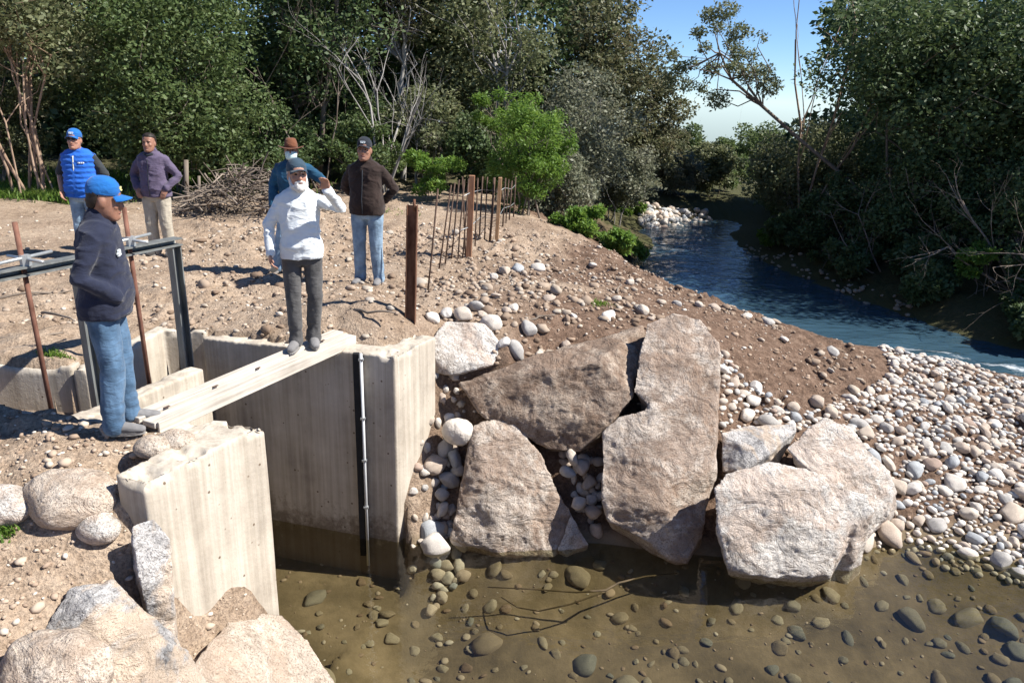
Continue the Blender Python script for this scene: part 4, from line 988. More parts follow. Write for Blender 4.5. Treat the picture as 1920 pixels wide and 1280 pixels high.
tree('broadleaf_tree', 0.4, 26.0, 9, 3.0, 'dark tree filling behind the bright green willow', 'leaf_dark', 12000, 0.11, 'bark', 4.0, 4.2, 2, 46, seed=10, low=0.4)
tree('broadleaf_tree', -0.9, 21.6, 7, 1.9, 'olive tree above the willow, left of the sky gap', 'leaf_olive', 10000, 0.08, 'bark_pale', 4.2, 2.6, 2, 38, seed=11, low=1.4)
tree('shrub', -3.6, 18.4, 2.2, 1.1, 'low dark green shrub behind the man in the brown jacket', 'leaf_green', 6000, 0.06, 'bark', 0.9, 0.8, 3, 22, seed=12, cat='shrub')
tree('shrub', -5.9, 17.8, 2.4, 1.3, 'dark undergrowth behind the brush pile', 'leaf_dark', 7000, 0.065, 'bark', 1.1, 1.1, 4, 26, seed=13, cat='shrub')
tree('shrub', -1.9, 17.0, 1.3, 0.75, 'small bright green bush right of the brown jacket', 'leaf_bright', 3500, 0.05, 'bark', 0.65, 0.55, 4, 16, seed=14, cat='shrub')
tree('shrub', -2.3, 20.0, 2.6, 1.2, 'twiggy olive shrub beneath the pale bare stems', 'leaf_olive', 5000, 0.065, 'bark_pale', 1.4, 1.2, 5, 22, seed=15, cat='shrub', twigs=3)
# --- the wood behind: one mass of shade
def wood(name, lst, label, n, size, seed):
    rg = np.random.default_rng(seed); cl = np.array([(x + rg.normal() * 0.8, y + rg.normal() * 0.8, z0 + rg.random() * hh_, rg.uniform(0.9, 1.7)) for (x, y, z0, hh_) in lst for _ in range(9)])
    p, d = crown_points(cl, n, rg, 0.2); q = leaf_quads(p, size, np.array([0, 0, 0.7]), rg)
    return tag(link(name, np_mesh(name, q, np.arange(len(q)).reshape(-1, 4)), 'leaf_dark', None, False), label, 'wood', kind='stuff')
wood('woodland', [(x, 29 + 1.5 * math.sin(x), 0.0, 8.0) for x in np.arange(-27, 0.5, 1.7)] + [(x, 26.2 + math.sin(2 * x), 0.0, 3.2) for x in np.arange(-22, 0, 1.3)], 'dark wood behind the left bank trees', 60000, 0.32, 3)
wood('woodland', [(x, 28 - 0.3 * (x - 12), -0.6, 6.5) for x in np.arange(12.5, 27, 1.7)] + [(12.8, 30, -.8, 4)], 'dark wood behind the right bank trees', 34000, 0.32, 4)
# --- willow and bright growth by the stakes
tree('willow_shrub', 0.25, 16.2, 3.0, 1.05, 'bright green willow shrub behind the row of stakes', 'leaf_bright', 18000, 0.05, 'bark', 1.25, 1.3, 6, 46, seed=16, cat='shrub', clump_r=(0.12, 0.34), droop=0.25, width=0.32, low=0.2)
tree('willow_shrub', -0.35, 17.6, 3.3, 0.8, 'upper green willow spray leaning left over the stakes', 'leaf_bright', 3200, 0.06, 'bark', 2.0, 0.5, 3, 14, seed=17, cat='shrub', clump_r=(0.2, 0.35), droop=0.2, width=0.32, low=1.2)
tree('low_shrub', 1.35, 15.6, 0.8, 0.65, 'low bright green bush on the crest beside the river', 'leaf_bright', 5500, 0.055, 'bark', 0.2, 0.38, 5, 22, seed=18, cat='shrub', low=0.0)
tree('low_shrub', 2.0, 15.2, 0.7, 0.5, 'small leafy bush at the water edge below the crest', 'leaf_bright', 3500, 0.055, 'bark', 0.15, 0.4, 5, 16, seed=19, cat='shrub', low=-0.2)
tree('low_shrub', 3.1, 19.6, 0.9, 0.5, 'green tuft overhanging the river at its left bank', 'leaf_bright', 3000, 0.06, 'bark', 0.4, 0.45, 5, 16, seed=20, cat='shrub')
tree('low_shrub', 3.9, 26.3, 0.9, 0.9, 'green mound before the pale rocks at the river bend', 'leaf_bright', 4000, 0.08, 'bark', 0.2, 0.45, 5, 20, seed=21, cat='shrub')
# --- tall grey trees left of the gap
tree('riverside_tree', 2.2, 25.0, 8.2, 2.4, 'tall grey brown tree left of the patch of sky', 'leaf_brown', 18000, 0.085, 'bark_pale', 4.2, 2.9, 2, 60, seed=22, low=1.4, shell=0.4)
tree('riverside_tree', 4.4, 27.0, 5.6, 1.5, 'reddish tree leaning towards the sky gap', 'leaf_brown', 10000, 0.085, 'bark_pale', 3.0, 2.0, 2, 40, seed=23, low=0.8, shell=0.4)
tree('riverside_tree', 1.7, 20.6, 4.2, 1.5, 'grey green twiggy bush tree above the far river bank', 'leaf_grey', 12000, 0.065, 'bark_pale', 2.1, 1.7, 4, 44, seed=24, low=0.3, twigs=3)
tree('riverside_tree', 3.2, 23.6, 3.2, 1.2, 'grey bush on the left bank before the river bend', 'leaf_grey', 9000, 0.07, 'bark_pale', 1.6, 1.3, 4, 34, seed=25, low=0.2, twigs=2)
# --- beyond the bend
for k, (x, y, h, c, lf, lab) in enumerate([(6.0, 29.5, 2.6, 1.4, 'leaf_grey', 'pale grey shrub behind the far rocks'), (7.7, 30.5, 2.9, 1.4, 'leaf_olive', 'olive bush closing the river bend'),
        (9.0, 33.0, 3.0, 1.7, 'leaf_green', 'green bush beyond the river bend, right of the grey ones'), (4.6, 31.5, 3.6, 1.7, 'leaf_brown', 'brownish bush left behind the far rocks'),
        (9.6, 44, 4.1, 1.3, 'leaf_green', 'far pointed tree at the foot of the sky gap'), (11.5, 46, 3.2, 2.2, 'leaf_olive', 'far tree right of the pointed one under the sky'), (7.2, 40, 3.6, 2.4, 'leaf_brown', 'far brown tree left under the sky gap'),
        (12.9, 41, 4.2, 2.4, 'leaf_green', 'far green tree between the bend bushes and sky'), (14.5, 45, 4.0, 2.6, 'leaf_olive', 'far tree hidden partly by the right bank')]):
    h *= 0.72; tree('far_tree', x, y, h, c * 0.9, lab, lf, 6500, 0.085 + 0.0015 * (y - 28), 'bark', h * 0.55, h * 0.48, 2, 34, seed=30 + k, low=0.1, group='far trees at the river bend')
tree('shrub', -11.6, 16.9, 3.2, 1.4, 'dark leafy shrub at the left edge under the trees', 'leaf_olive', 9000, 0.07, 'bark', 1.5, 1.5, 5, 36, seed=26, cat='shrub', low=0.2)
tree('shrub', -8.6, 18.2, 2.4, 1.2, 'dark shrub between the blue vest and the purple jacket', 'leaf_dark', 8000, 0.07, 'bark', 1.2, 1.2, 4, 30, seed=27, cat='shrub', low=0.2)
tree('shrub', -4.2, 20.6, 3.0, 1.5, 'shaded shrub behind hat man', 'leaf_dark', 8000, 0.075, 'bark', 1.4, 1.4, 4, 32, seed=28, cat='shrub', low=0.2)
tree('shrub', -0.9, 19.2, 2.2, 1.1, 'dark shrub left of the willow behind the stakes', 'leaf_dark', 7000, 0.07, 'bark', 0.9, 1.0, 4, 28, seed=29, cat='shrub', low=0.1)
tree('shrub', 0.9, 18.3, 2.2, 1.0, 'grey green shrub right behind the willow', 'leaf_grey', 7000, 0.065, 'bark', 0.8, 1.0, 4, 28, seed=39, cat='shrub', low=0.0)
# --- right bank
RB = 'trees on the shaded right bank'
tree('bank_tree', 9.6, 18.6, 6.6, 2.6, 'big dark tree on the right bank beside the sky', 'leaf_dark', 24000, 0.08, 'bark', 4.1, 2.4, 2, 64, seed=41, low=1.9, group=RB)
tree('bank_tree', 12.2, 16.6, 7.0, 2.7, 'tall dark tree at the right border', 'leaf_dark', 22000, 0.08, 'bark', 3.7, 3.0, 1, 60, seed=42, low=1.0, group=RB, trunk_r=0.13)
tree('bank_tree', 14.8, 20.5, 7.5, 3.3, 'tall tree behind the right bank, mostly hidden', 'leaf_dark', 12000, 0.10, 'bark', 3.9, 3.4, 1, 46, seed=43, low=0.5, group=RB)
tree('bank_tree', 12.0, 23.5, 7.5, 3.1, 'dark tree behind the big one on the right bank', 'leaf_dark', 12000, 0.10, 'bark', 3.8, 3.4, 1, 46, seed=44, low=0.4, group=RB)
tree('bank_tree', 16.5, 15.5, 7.0, 3.0, 'tree beyond the right border shading the bank', 'leaf_dark', 9000, 0.11, 'bark', 3.6, 3.2, 1, 40, seed=45, low=0.5, group=RB)
tree('bank_shrub', 8.2, 22.2, 3.4, 1.5, 'olive sunlit bush tree under the leaning trunk', 'leaf_olive', 15000, 0.07, 'bark_pale', 1.9, 1.45, 4, 46, seed=46, low=0.3, group=RB, twigs=2)
tree('bank_shrub', 9.1, 25.6, 2.6, 1.3, 'green bush behind the olive one on the right bank', 'leaf_green', 8000, 0.08, 'bark', 1.2, 1.2, 3, 36, seed=47, low=0.3, group=RB)
tree('bank_shrub', 9.4, 17.6, 2.9, 1.35, 'dark overhanging bush midway along the right bank', 'leaf_dark', 12000, 0.065, 'bark', 1.4, 1.3, 5, 40, seed=48, low=0.2, group=RB, twigs=3)
tree('bank_shrub', 8.5, 19.6, 2.2, 1.1, 'dark bush hanging low over the river middle', 'leaf_dark', 8000, 0.065, 'bark', 0.9, 1.0, 5, 32, seed=49, low=0.1, group=RB, twigs=2)
tree('bank_shrub', 10.7, 15.4, 3.0, 1.3, 'dark twiggy bush before the tall right border tree', 'leaf_dark', 11000, 0.06, 'bark', 1.4, 1.3, 5, 40, seed=50, low=0.2, group=RB, twigs=4)
tree('bank_shrub', 12.0, 14.2, 2.6, 1.3, 'dark bush at the right edge above the riffle', 'leaf_dark', 9000, 0.06, 'bark', 1.1, 1.2, 5, 34, seed=51, low=0.1, group=RB, twigs=4)
tree('low_shrub', 9.35, 14.9, 1.0, 0.34, 'small bright green sapling against the dark right bank', 'leaf_bright', 1900, 0.05, 'bark', 0.75, 0.55, 3, 14, seed=52, cat='shrub', low=0.2, group=RB)
tree('low_shrub', 9.9, 13.7, 0.7, 0.6, 'low green growth at the right water edge', 'leaf_green', 3500, 0.05, 'bark', 0.3, 0.35, 4, 18, seed=53, cat='shrub', group=RB)
tree('low_shrub', 7.45, 21.4, 0.8, 0.55, 'bright low plants where the far right bank meets the river', 'leaf_bright', 3500, 0.06, 'bark', 0.3, 0.4, 4, 18, seed=54, cat='shrub', group=RB)
tree('low_shrub', 7.9, 18.6, 0.6, 0.5, 'low dark green plants on the middle right shore', 'leaf_green', 2500, 0.055, 'bark', 0.25, 0.3, 4, 14, seed=55, cat='shrub', group=RB)
for k, (x, y, h, c, lab) in enumerate([(10.6, 20.2, 3.2, 1.5, 'dark bush under the big tree on the right bank'), (9.9, 16.4, 1.9, 1.0, 'low dark bush on the right shore below the dead branches'), (11.2, 13.6, 1.6, 0.95, 'low dark bush by the riffle at right'),
        (13.0, 15.4, 3.4, 1.6, 'dark bush filling the right border'), (10.2, 23.6, 3.4, 1.5, 'shaded bush behind the olive one'), (8.9, 18.2, 1.4, 0.85, 'dark bush dipping into the river on the right'), (12.6, 18.6, 4.0, 1.9, 'tall dark bush between the right bank trees'),
        (10.4, 14.2, 1.3, 0.8, 'dark bush beside the green growth at the right shore'), (9.0, 16.4, 1.1, 0.6, 'small dark bush at the middle right shoreline'), (8.0, 17.6, 1.0, 0.7, 'leafy overhang at the right water line, middle'), (8.6, 15.2, 0.9, 0.65, 'leafy overhang at the right water line, near'), (7.7, 20.4, 1.2, 0.8, 'leafy overhang at the right water line, far'), (9.6, 12.95, 0.8, 0.6, 'low bush where the riffle leaves the picture'), (10.0, 27.5, 2.2, 1.4, 'bush behind the bend at right, below the sky'), (11.2, 30.5, 2.2, 1.5, 'farther bush closing the gap under the sky')]):
    tree('bank_shrub', x, y, h, c, lab, 'leaf_dark', int(4500 + 2500 * c), 0.07, 'bark', h * 0.48, h * 0.48, 4, 32, seed=60 + k, low=0.05, group=RB, twigs=1)
# leaning tree over the river
bz = atY(1600, 345, 20.0); tp = atY(1372, 150, 20.0); zl = float(h0(bz[0] + 0.9, 20)[0])
rt = tag(empty('leaning_tree', (bz[0] + 0.9, 20, zl)), 'tree leaning left over the river with an airy crown in the sky', 'tree', RB)
of = np.array([bz[0] + 0.9, 20, zl])
rg = np.random.default_rng(77)
cl = [atY(px, py, 20 + rg.normal() * 0.5) for px, py in [(1345, 50), (1320, 90), (1370, 85), (1385, 60), (1300, 120), (1275, 130), (1260, 105), (1335, 130), (1375, 125), (1410, 105), (1400, 140), (1320, 165), (1345, 185), (1290, 160), (1360, 20), (1330, 30), (1430, 130), (1440, 160), (1425, 70), (1250, 150), (1310, 60), (1385, 100)]]
cl = np.array([np.append(c - of, rg.uniform(0.2, 0.42)) for c in cl])
p, d = crown_points(cl, 7500, rg, 0.3)
q = leaf_quads(p, 0.075, np.array([0, 0, 0.6]), rg); link('crown', np_mesh('crown', q, np.arange(len(q)).reshape(-1, 4)), 'leaf_olive', rt, False)
tpts = [np.array([0, 0, -.2]), bz - of, atY(1500, 262, 20) - of, atY(1430, 200, 20) - of, tp - of, atY(1350, 100, 20) - of, atY(1340, 60, 20) - of]
branch_tubes([(tpts, [0.06, 0.052, 0.045, 0.040, 0.032, 0.022, 0.01])], 'bark', 'trunk', rt, 8)
ls = []
for k in range(len(cl)):
    b = tpts[4 + k % 2] if k % 3 else tpts[3]; ls.append((wobble(b, cl[k, :3], 5, 0.06, rg), np.linspace(0.022, 0.006, 5)))
branch_tubes(ls, 'bark', 'limbs', rt, 5)
# bare trees: recursive pale stems
def bare(name, x, y, stems, label, mat, seed, r0, group, depth=3, spread=0.5, z=None):
    rg = np.random.default_rng(seed); zb = float(h0(x, y)[0]); root = tag(empty(name, (x, y, zb)), label, 'tree', group); segs, tw = [], []
    def grow(a, d, L, r, lev):
        n = 5; pts = [a]; dd = d.copy()
        for i in range(n):
            dd = dd + rg.normal(size=3) * 0.10; dd /= np.linalg.norm(dd); pts.append(pts[-1] + dd * L / n)
        (segs if lev == 0 else tw).append((pts, np.linspace(r, r * 0.5, n + 1)))
        if lev < depth:
            for _ in range(4 if lev == 0 else 3):
                j = rg.integers(2, n + 1); nd_ = dd + rg.normal(size=3) * spread; nd_ /= np.linalg.norm(nd_)
                grow(pts[j], nd_, L * rg.uniform(0.4, 0.62), r * 0.42, lev + 1)
    for (dx, dz, L, rr) in stems:
        d = np.array([dx, rg.normal() * 0.12, dz]); d /= np.linalg.norm(d); grow(np.array([rg.normal() * 0.02, rg.normal() * 0.02, -0.15]), d, L, r0 * rr, 0)
    branch_tubes(segs + tw, mat, 'branches', root, 6); return root
p = at(708, 372)
bare('bare_tree', p[0], 18.2, [(-0.20, 1, 2.7, 1.0), (-0.06, 1, 2.5, 0.9), (0.10, 1, 2.9, 1.0), (0.34, 1, 2.6, 0.9), (0.22, 1, 2.3, 0.7)], 'bare tree of several pale stems behind the brown jacketed man', 'bark_pale', 5, 0.040, 'trees and shrubs behind the bank', 3, 0.33)
bare('bare_tree', -4.6, 17.8, [(-0.5, 0.9, 2.8, 0.7), (0.2, 1, 3.0, 0.6)], 'bare grey branches against the dark trees above hat man', 'bark', 9, 0.035, 'trees and shrubs behind the bank')
bare('bare_tree', 8.05, 21.0, [(-0.16, 1, 5.6, 1.0), (-0.03, 1, 5.8, 1.0), (0.1, 1, 5.2, 0.8)], 'bare thin upright stems in the sky by the right bank', 'bark_red', 12, 0.04, RB, 2, 0.3)
bare('dead_branches', 10.2, 14.9, [(-0.9, 0.5, 1.7, 1), (-0.6, 0.9, 2.2, 1), (0.5, 0.8, 2.2, 1), (0.9, 0.4, 1.8, 1)], 'tangle of dead grey branches on the right bank', 'twig', 15, 0.03, RB)
bare('dead_branches', 11.4, 13.9, [(-0.9, 0.35, 1.8, 1), (-0.8, 0.7, 2.0, 1), (0.2, 0.9, 2.2, 1)], 'dead grey branches at the right border above the water', 'twig', 16, 0.03, RB)
bare('dead_branches', 8.7, 17.3, [(-0.9, 0.3, 1.3, 1), (-0.6, 0.6, 1.6, 1), (0.5, 0.6, 1.5, 1)], 'dead branches dipping to the shaded middle shore', 'twig', 18, 0.025, RB)
# brush pile
c = atg(455, 408); bp = MB(); rg = np.random.default_rng(4)
for _ in range(420):
    t = rg.uniform(-1, 1); hh_ = 0.85 * (1 - t * t) * rg.random(); a = np.array([c[0] + t * 1.35, c[1] + 0.5 + rg.normal() * 0.4, 0.02 + hh_])
    d = np.array([rg.normal(), rg.normal() * 0.7, rg.normal() * 0.28]); d /= np.linalg.norm(d); L = rg.uniform(0.3, 1.0)
    bp.tube(wobble(a - d * L / 2, a + d * L / 2, 4, 0.05, rg), np.linspace(rg.uniform(0.008, 0.022), 0.005, 4), 5, cap=False)
tag(bp.build('brush_pile', 'twig', None, True, c), 'heap of dry grey branches on the ground left of hat man', 'brush pile')
# sticks and roots lying on the soil
k_ = 0
for px, py, L, a_ in [(60, 560, .9, .5), (110, 600, .7, -.6), (30, 640, .8, .3), (700, 590, .5, -.4), (1010, 600, .4, .3), (1160, 545, .35, 1.3)]:
    c = atg(px, py); d = np.array([math.cos(a_), math.sin(a_), 0.03]); k_ += 1
    tag(MB().tube(wobble(c - d * L / 2 + [0, 0, .02], c + d * L / 2 + [0, 0, .05], 6, 0.03, rg), np.linspace(0.018, 0.008, 6), 6).build('stick', 'twig', None, True, c),
        ['dry stick lying behind the steel frame at left', 'forked looking stick behind the navy jacketed man', 'stick on the soil at the left edge above the bay wall', 'short root on the soil left of the rusty post', 'stick on the slope above the brown boulder', 'upright twig on the embankment slope'][k_ - 1], 'stick', 'loose sticks on the soil')
# grass
def grass(name, spots, label, n, hgt, seed, parent=None):
    rg = np.random.default_rng(seed); V = []
    for (x, y, sx, sy) in spots:
        X = x + rg.normal(size=n) * sx; Y = y + rg.normal(size=n) * sy; Z = hz(X, Y)
        d = rg.normal(size=(n, 2)) * 0.45; w = rg.normal(size=(n, 2)); w /= np.linalg.norm(w, axis=1)[:, None]; H = hgt * rg.uniform(0.4, 1.2, n)
        a = np.stack([X, Y, Z - 0.01], 1); ww = np.concatenate([w * 0.006 * (1 + hgt * 6), np.zeros((n, 1))], 1)
        mid = a + np.stack([d[:, 0] * H * 0.4, d[:, 1] * H * 0.4, H * 0.6], 1); tip = a + np.stack([d[:, 0] * H, d[:, 1] * H, H], 1)
        V.append(np.stack([a - ww, a + ww, mid + ww * 0.7, mid - ww * 0.7, mid - ww * .7, mid + ww * .7, tip + ww * 0.1, tip - ww * 0.1], 1).reshape(-1, 3))
    V = np.concatenate(V); return tag(link(name, np_mesh(name, V, np.arange(len(V)).reshape(-1, 4)), 'grass', parent, False), label, 'grass', kind='stuff')
grass('grass', [(-10.4, 15.9, 1.0, 0.35), (-9.4, 15.6, 0.5, 0.2), (-11.5, 16.5, 1.0, .5), (-7.3, 18.2, 1.0, 0.6), (-8.3, 19.5, 1.5, .8), (-12, 18, 1.5, 1.2)], 'short green grass under the trees at left', 2600, 0.2, 1)
grass('grass_tufts', [(*atg(225, 838)[:2], 0.05, 0.03), (*atg(120, 772)[:2], 0.07, 0.03), (*atg(8, 995)[:2], 0.04, 0.03), (*atg(1120, 572)[:2], 0.08, 0.05), (*atg(715, 398)[:2], 0.35, 0.2), (*atg(1215, 520)[:2], .1, .2)], 'small green tufts sprouting from the bare soil', 130, 0.06, 2)

# ================================================================== PEOPLE
def V3(*a): return np.array(a, float)
def hand(mb, w, d, palm, side, curl=0.5, size=1.0):
    """palm with four fingers and a thumb. w wrist, d pointing direction, palm = palm normal, side = towards the thumb"""
    d = d / np.linalg.norm(d); side = side - d * (side @ d); side /= np.linalg.norm(side); palm = palm - d * (palm @ d) - side * (palm @ side); palm /= np.linalg.norm(palm)
    L = 0.095 * size
    mb.tube([w - d * 0.02, w + d * 0.02, w + d * L * 0.6, w + d * L], [(0.026 * size, 0.02 * size), (0.032 * size, 0.019 * size), (0.042 * size, 0.019 * size), (0.040 * size, 0.015 * size)], 12, True, palm)
    for k, (o, ln) in enumerate(((0.030, 0.072), (0.010, 0.082), (-0.011, 0.076), (-0.031, 0.058))):
        p = w + d * L * 0.92 + side * o * size; dd = d.copy(); pts = [p]
        for j, fr in enumerate((0.42, 0.33, 0.25)):
            dd = dd * math.cos(curl * 0.75) + palm * math.sin(curl * 0.75); dd /= np.linalg.norm(dd); pts.append(pts[-1] + dd * ln * size * fr)
        mb.limb(pts, [0.0098 * size, 0.0095 * size, 0.0088 * size, 0.0078 * size], 8)
    t0 = w + d * 0.028 * size + side * 0.028 * size; t1 = t0 + (d * 0.6 + side * 0.75 + palm * 0.25) * 0.036 * size; t2 = t1 + (d * 0.9 + side * 0.25 + palm * 0.35) * 0.03 * size; t3 = t2 + (d + palm * 0.4) * 0.022 * size
    mb.limb([t0, t1, t2, t3], [0.0135 * size, 0.012 * size, 0.0105 * size, 0.009 * size], 8)
def head_M(c, yaw, pitch):
    return Matrix.Translation(Vector(c)) @ Matrix.Rotation(yaw, 4, 'Z') @ Matrix.Rotation(pitch, 4, 'X')
HEADR = [(-0.125, 0, -0.055, 0.030, 0.030, 0.035), (-0.115, 0, -0.05, 0.048, 0.045, 0.055), (-0.095, 0, -0.03, 0.060, 0.064, 0.075), (-0.06, 0, -0.015, 0.069, 0.078, 0.088), (-0.02, 0, -0.005, 0.073, 0.086, 0.098), (0.02, 0, 0, 0.076, 0.088, 0.102),
         (0.06, 0, 0.002, 0.077, 0.088, 0.102), (0.095, 0, 0.004, 0.066, 0.074, 0.088), (0.118, 0, 0.006, 0.042, 0.048, 0.058), (0.126, 0, 0.008, 0.018, 0.02, 0.025)]
def add_head(mb, M):
    s = len(mb.v)
    mb.rings(HEADR, 22)
    mb.limb([V3(0, -0.086, 0.008), V3(0, -0.100, -0.018), V3(0, -0.102, -0.032)], [0.011, 0.014, 0.017], 8)      # nose
    mb.ell((0, -0.082, -0.066), (0.025, 0.014, 0.010)); mb.ell((0, -0.082, -0.098), (0.026, 0.022, 0.020))            # lips, chin
    for q in (-1, 1):
        mb.ell((q * 0.077, 0.012, -0.012), (0.012, 0.022, 0.034)); mb.ell((q * 0.030, -0.080, 0.026), (0.027, 0.014, 0.009)); mb.ell((q * 0.042, -0.066, -0.028), (0.024, 0.02, 0.022))
    mb.xf(M, s)
def part(mb, M, name, mat, parent, **k):
    mb.xf(M); return mb.build(name, mat, parent, True, **k)
def cap_parts(M, root, mat, logo=None, brim=True, tilt=0.0, puffy=0.0, name='cap'):
    M = M @ Matrix.Translation((0, 0.006, 0.014)) @ Matrix.Rotation(R(-5), 4, 'X') @ Matrix.Diagonal((0.97, 0.95, 0.95, 1)); mb = MB()
    dome = [(0.022, 0, 0.002, 0.085, 0.098, 0.112), (0.028, 0, 0.002, 0.087, 0.100, 0.114), (0.065, 0, 0.003, 0.087 + puffy, 0.100 + puffy, 0.112 + puffy), (0.10, 0, 0.004, 0.076 + puffy, 0.088 + puffy, 0.100 + puffy),
            (0.128, 0, 0.005, 0.056, 0.064, 0.074), (0.142, 0, 0.006, 0.030, 0.034, 0.038), (0.146, 0, 0.006, 0.008, 0.009, 0.01)]
    mb.rings(dome, 28); cp = part(mb, M, name, mat, root)
    if brim:
        mb = MB(); v, f = [], []; n = 15
        for i in range(n):
            t = math.pi * (0.08 + 0.84 * i / (n - 1)); cx = math.cos(t)
            for k, r in enumerate((0.0, 0.35, 0.7, 1.0)):
                x = cx * (0.080 + 0.004 * r); y = -0.05 - math.sin(t) * (0.036 + 0.085 * r); z = 0.032 - 0.012 * r - 0.030 * cx * cx * (0.4 + 0.6 * r)
                v += [(x, y, z), (x, y, z - 0.006)]
        for i in range(n - 1):
            for k in range(3):
                a = (i * 4 + k) * 2; b = ((i + 1) * 4 + k) * 2
                f += [(a, a + 2, b + 2, b), (a + 1, b + 1, b + 3, a + 3)]
            a = (i * 4 + 3) * 2; b = ((i + 1) * 4 + 3) * 2; f.append((a, a + 1, b + 1, b))
        mb.add(v, f); mb.xf(M); mb.build('brim', mat, cp, True)
    if logo:
        mb = MB()
        for x, z, sx, sz in ((-0.022, 0.075, 0.012, 0.016), (-0.006, 0.072, 0.010, 0.022), (0.010, 0.076, 0.012, 0.014), (0.024, 0.073, 0.009, 0.018), (0.0, 0.060, 0.05, 0.005)):
            yy = -0.101 - puffy + abs(x) * 0.18 + max(0, z - 0.065) * 0.28; mb.box((x, yy, z), (sx, 0.008, sz))
        mb.xf(M); mb.build('emblem', logo, cp, False)
    return cp
def person(label, x, y, rz, H, shirt, trousers, arms, legs=None, skinm='skin_a', girth=1.0, belly=0.0, head=(0, 0), headwear=None, shoes='shoe_dark', sleeve=1.0, hair='hair_dark', curls=(0.5, 0.5),
           hands=None, z=None, hem=0.84, vest=None, beard=None, extra=None, lean=0.0, stoop=0.0, loose=1.0, pocket=False):
    zb = float(hz(x, y)[0]) if z is None else z
    root = tag(empty('person', (x, y, zb), rz), label, 'person', 'men standing at the water intake'); s = H / 1.72; root.scale = (s, s, s)
    g = girth
    legs = legs or [((-0.105, -0.02, 0.49), (-0.115, 0.02, 0.085), -0.12), ((0.105, -0.02, 0.49), (0.115, 0.02, 0.085), 0.12)]
    hips = [V3(-0.095, 0, 0.90), V3(0.095, 0, 0.90)]
    def bend(z_): return -stoop * max(0, z_ - 0.95) ** 1.5 * 0.9 + 0 * z_
    def torso(mb, k, z0, zt=1.49):
        rr = [(0.80, 0.165, 0.105, 0.115), (0.88, 0.172, 0.112, 0.125), (0.97, 0.165, 0.110, 0.112), (1.06, 0.158, 0.112, 0.102), (1.16, 0.166, 0.118, 0.106), (1.27, 0.178, 0.120, 0.114), (1.36, 0.188, 0.108, 0.112), (1.415, 0.176, 0.088, 0.098), (1.452, 0.128, 0.07, 0.082), (1.48, 0.075, 0.058, 0.066)]
        out = []
        for (zz, rx_, rf, rb) in rr:
            if zz < z0 - 0.001: continue
            bb = belly * math.exp(-((zz - 1.04) / 0.13) ** 2)
            ke = k + (0.016 if k > 0.01 and zz < 1.0 else 0); out.append((zz, lean * max(0, zz - 0.95), bend(zz), (rx_ * g + bb * 0.35) + ke, rf * g + bb + ke, rb * g + ke))
        z_ = out[0][0]
        if z0 < z_: out.insert(0, (z0, out[0][1], out[0][2], out[0][3] + 0.004, out[0][4] + 0.004, out[0][5] + 0.004))
        mb.rings(out, 26)
    sh = [V3(-0.165 * g + lean * 0.45, bend(1.38) + 0.005, 1.375), V3(0.165 * g + lean * 0.45, bend(1.38) + 0.005, 1.375)]
    hc = V3(lean * 0.62, bend(1.6) - 0.03 - stoop * 0.05, 1.598); HM = head_M(hc, head[0], head[1])
    body = MB(); torso(body, -0.014, 0.88)
    body.limb([V3(lean * 0.5, bend(1.44) + 0.01, 1.42), hc + V3(0, 0.02, -0.09)], [0.064, 0.058], 14)
    add_head(body, HM)
    AR = []
    for i in (0, 1):
        e, w = V3(*arms[i][0]), V3(*arms[i][1]); AR.append((sh[i], e, w))
        body.limb([sh[i], (sh[i] + e) / 2, e, (e * 0.6 + w * 0.4), w], [0.050, 0.046, 0.039, 0.040, 0.027], 12)
        hd = hands[i] if hands and hands[i] else None
        d = V3(*hd[0]) if hd else (w - e); pn = V3(*hd[1]) if hd else V3(-1 if i else 1, 0, 0); sd = V3(*hd[2]) if hd else V3(0, -1, 0)
        hand(body, w, d, pn, sd, curls[i])
    for i in (0, 1):
        k_, a_, tw = legs[i]; k_, a_ = V3(*k_), V3(*a_)
        body.limb([hips[i], (hips[i] + k_) / 2, k_, k_ * 0.65 + a_ * 0.35 + V3(0, 0.012, 0), a_], [0.082, 0.075, 0.055, 0.055, 0.038], 12)
        fq = V3(tw, -1, 0) / math.hypot(tw, 1); body.limb([a_ + V3(0, 0.01, -0.035), a_ + fq * 0.10 + V3(0, 0, -0.045)], [0.027, 0.02], 10)
    body.remesh('body', skinm, root, 0.0082, 2)
    # garments
    def wr(amp, sc, sd):
        return lambda co: amp * 1.1 * (np.clip(1 - np.abs(vnoise(co @ np.array([[7., 2., 3.], [-2., 7., -3.], [-4., 3., 10.]]), sd + 8)) * 2.2, 0, 1) ** 2 - 0.3) + amp * 0.6 * (fbm(co * np.array([sc, sc, sc * 1.2]), 3, sd) + 0.5 * (0.4 - np.abs(vnoise(co * np.array([sc * 0.8, sc * 0.8, sc * 1.6]), sd + 5))))
    sd = int(abs(x * 31 + y * 17)) % 97
    tr = MB()
    rings_ = [(0.80, 0, 0.0, 0.150 * g + 0.01, 0.105 * g, 0.118 * g), (0.90, 0, 0, 0.172 * g + 0.012, 0.120 * g + 0.01, 0.132 * g), (0.98, 0, 0, 0.170 * g + 0.012, 0.120 * g + belly * 0.75 + 0.012, 0.120 * g + 0.008), (1.02, 0, 0, 0.162 * g + 0.012, 0.118 * g + belly * 0.95 + 0.010, 0.112 * g + 0.008)]
    tr.rings(rings_, 24)
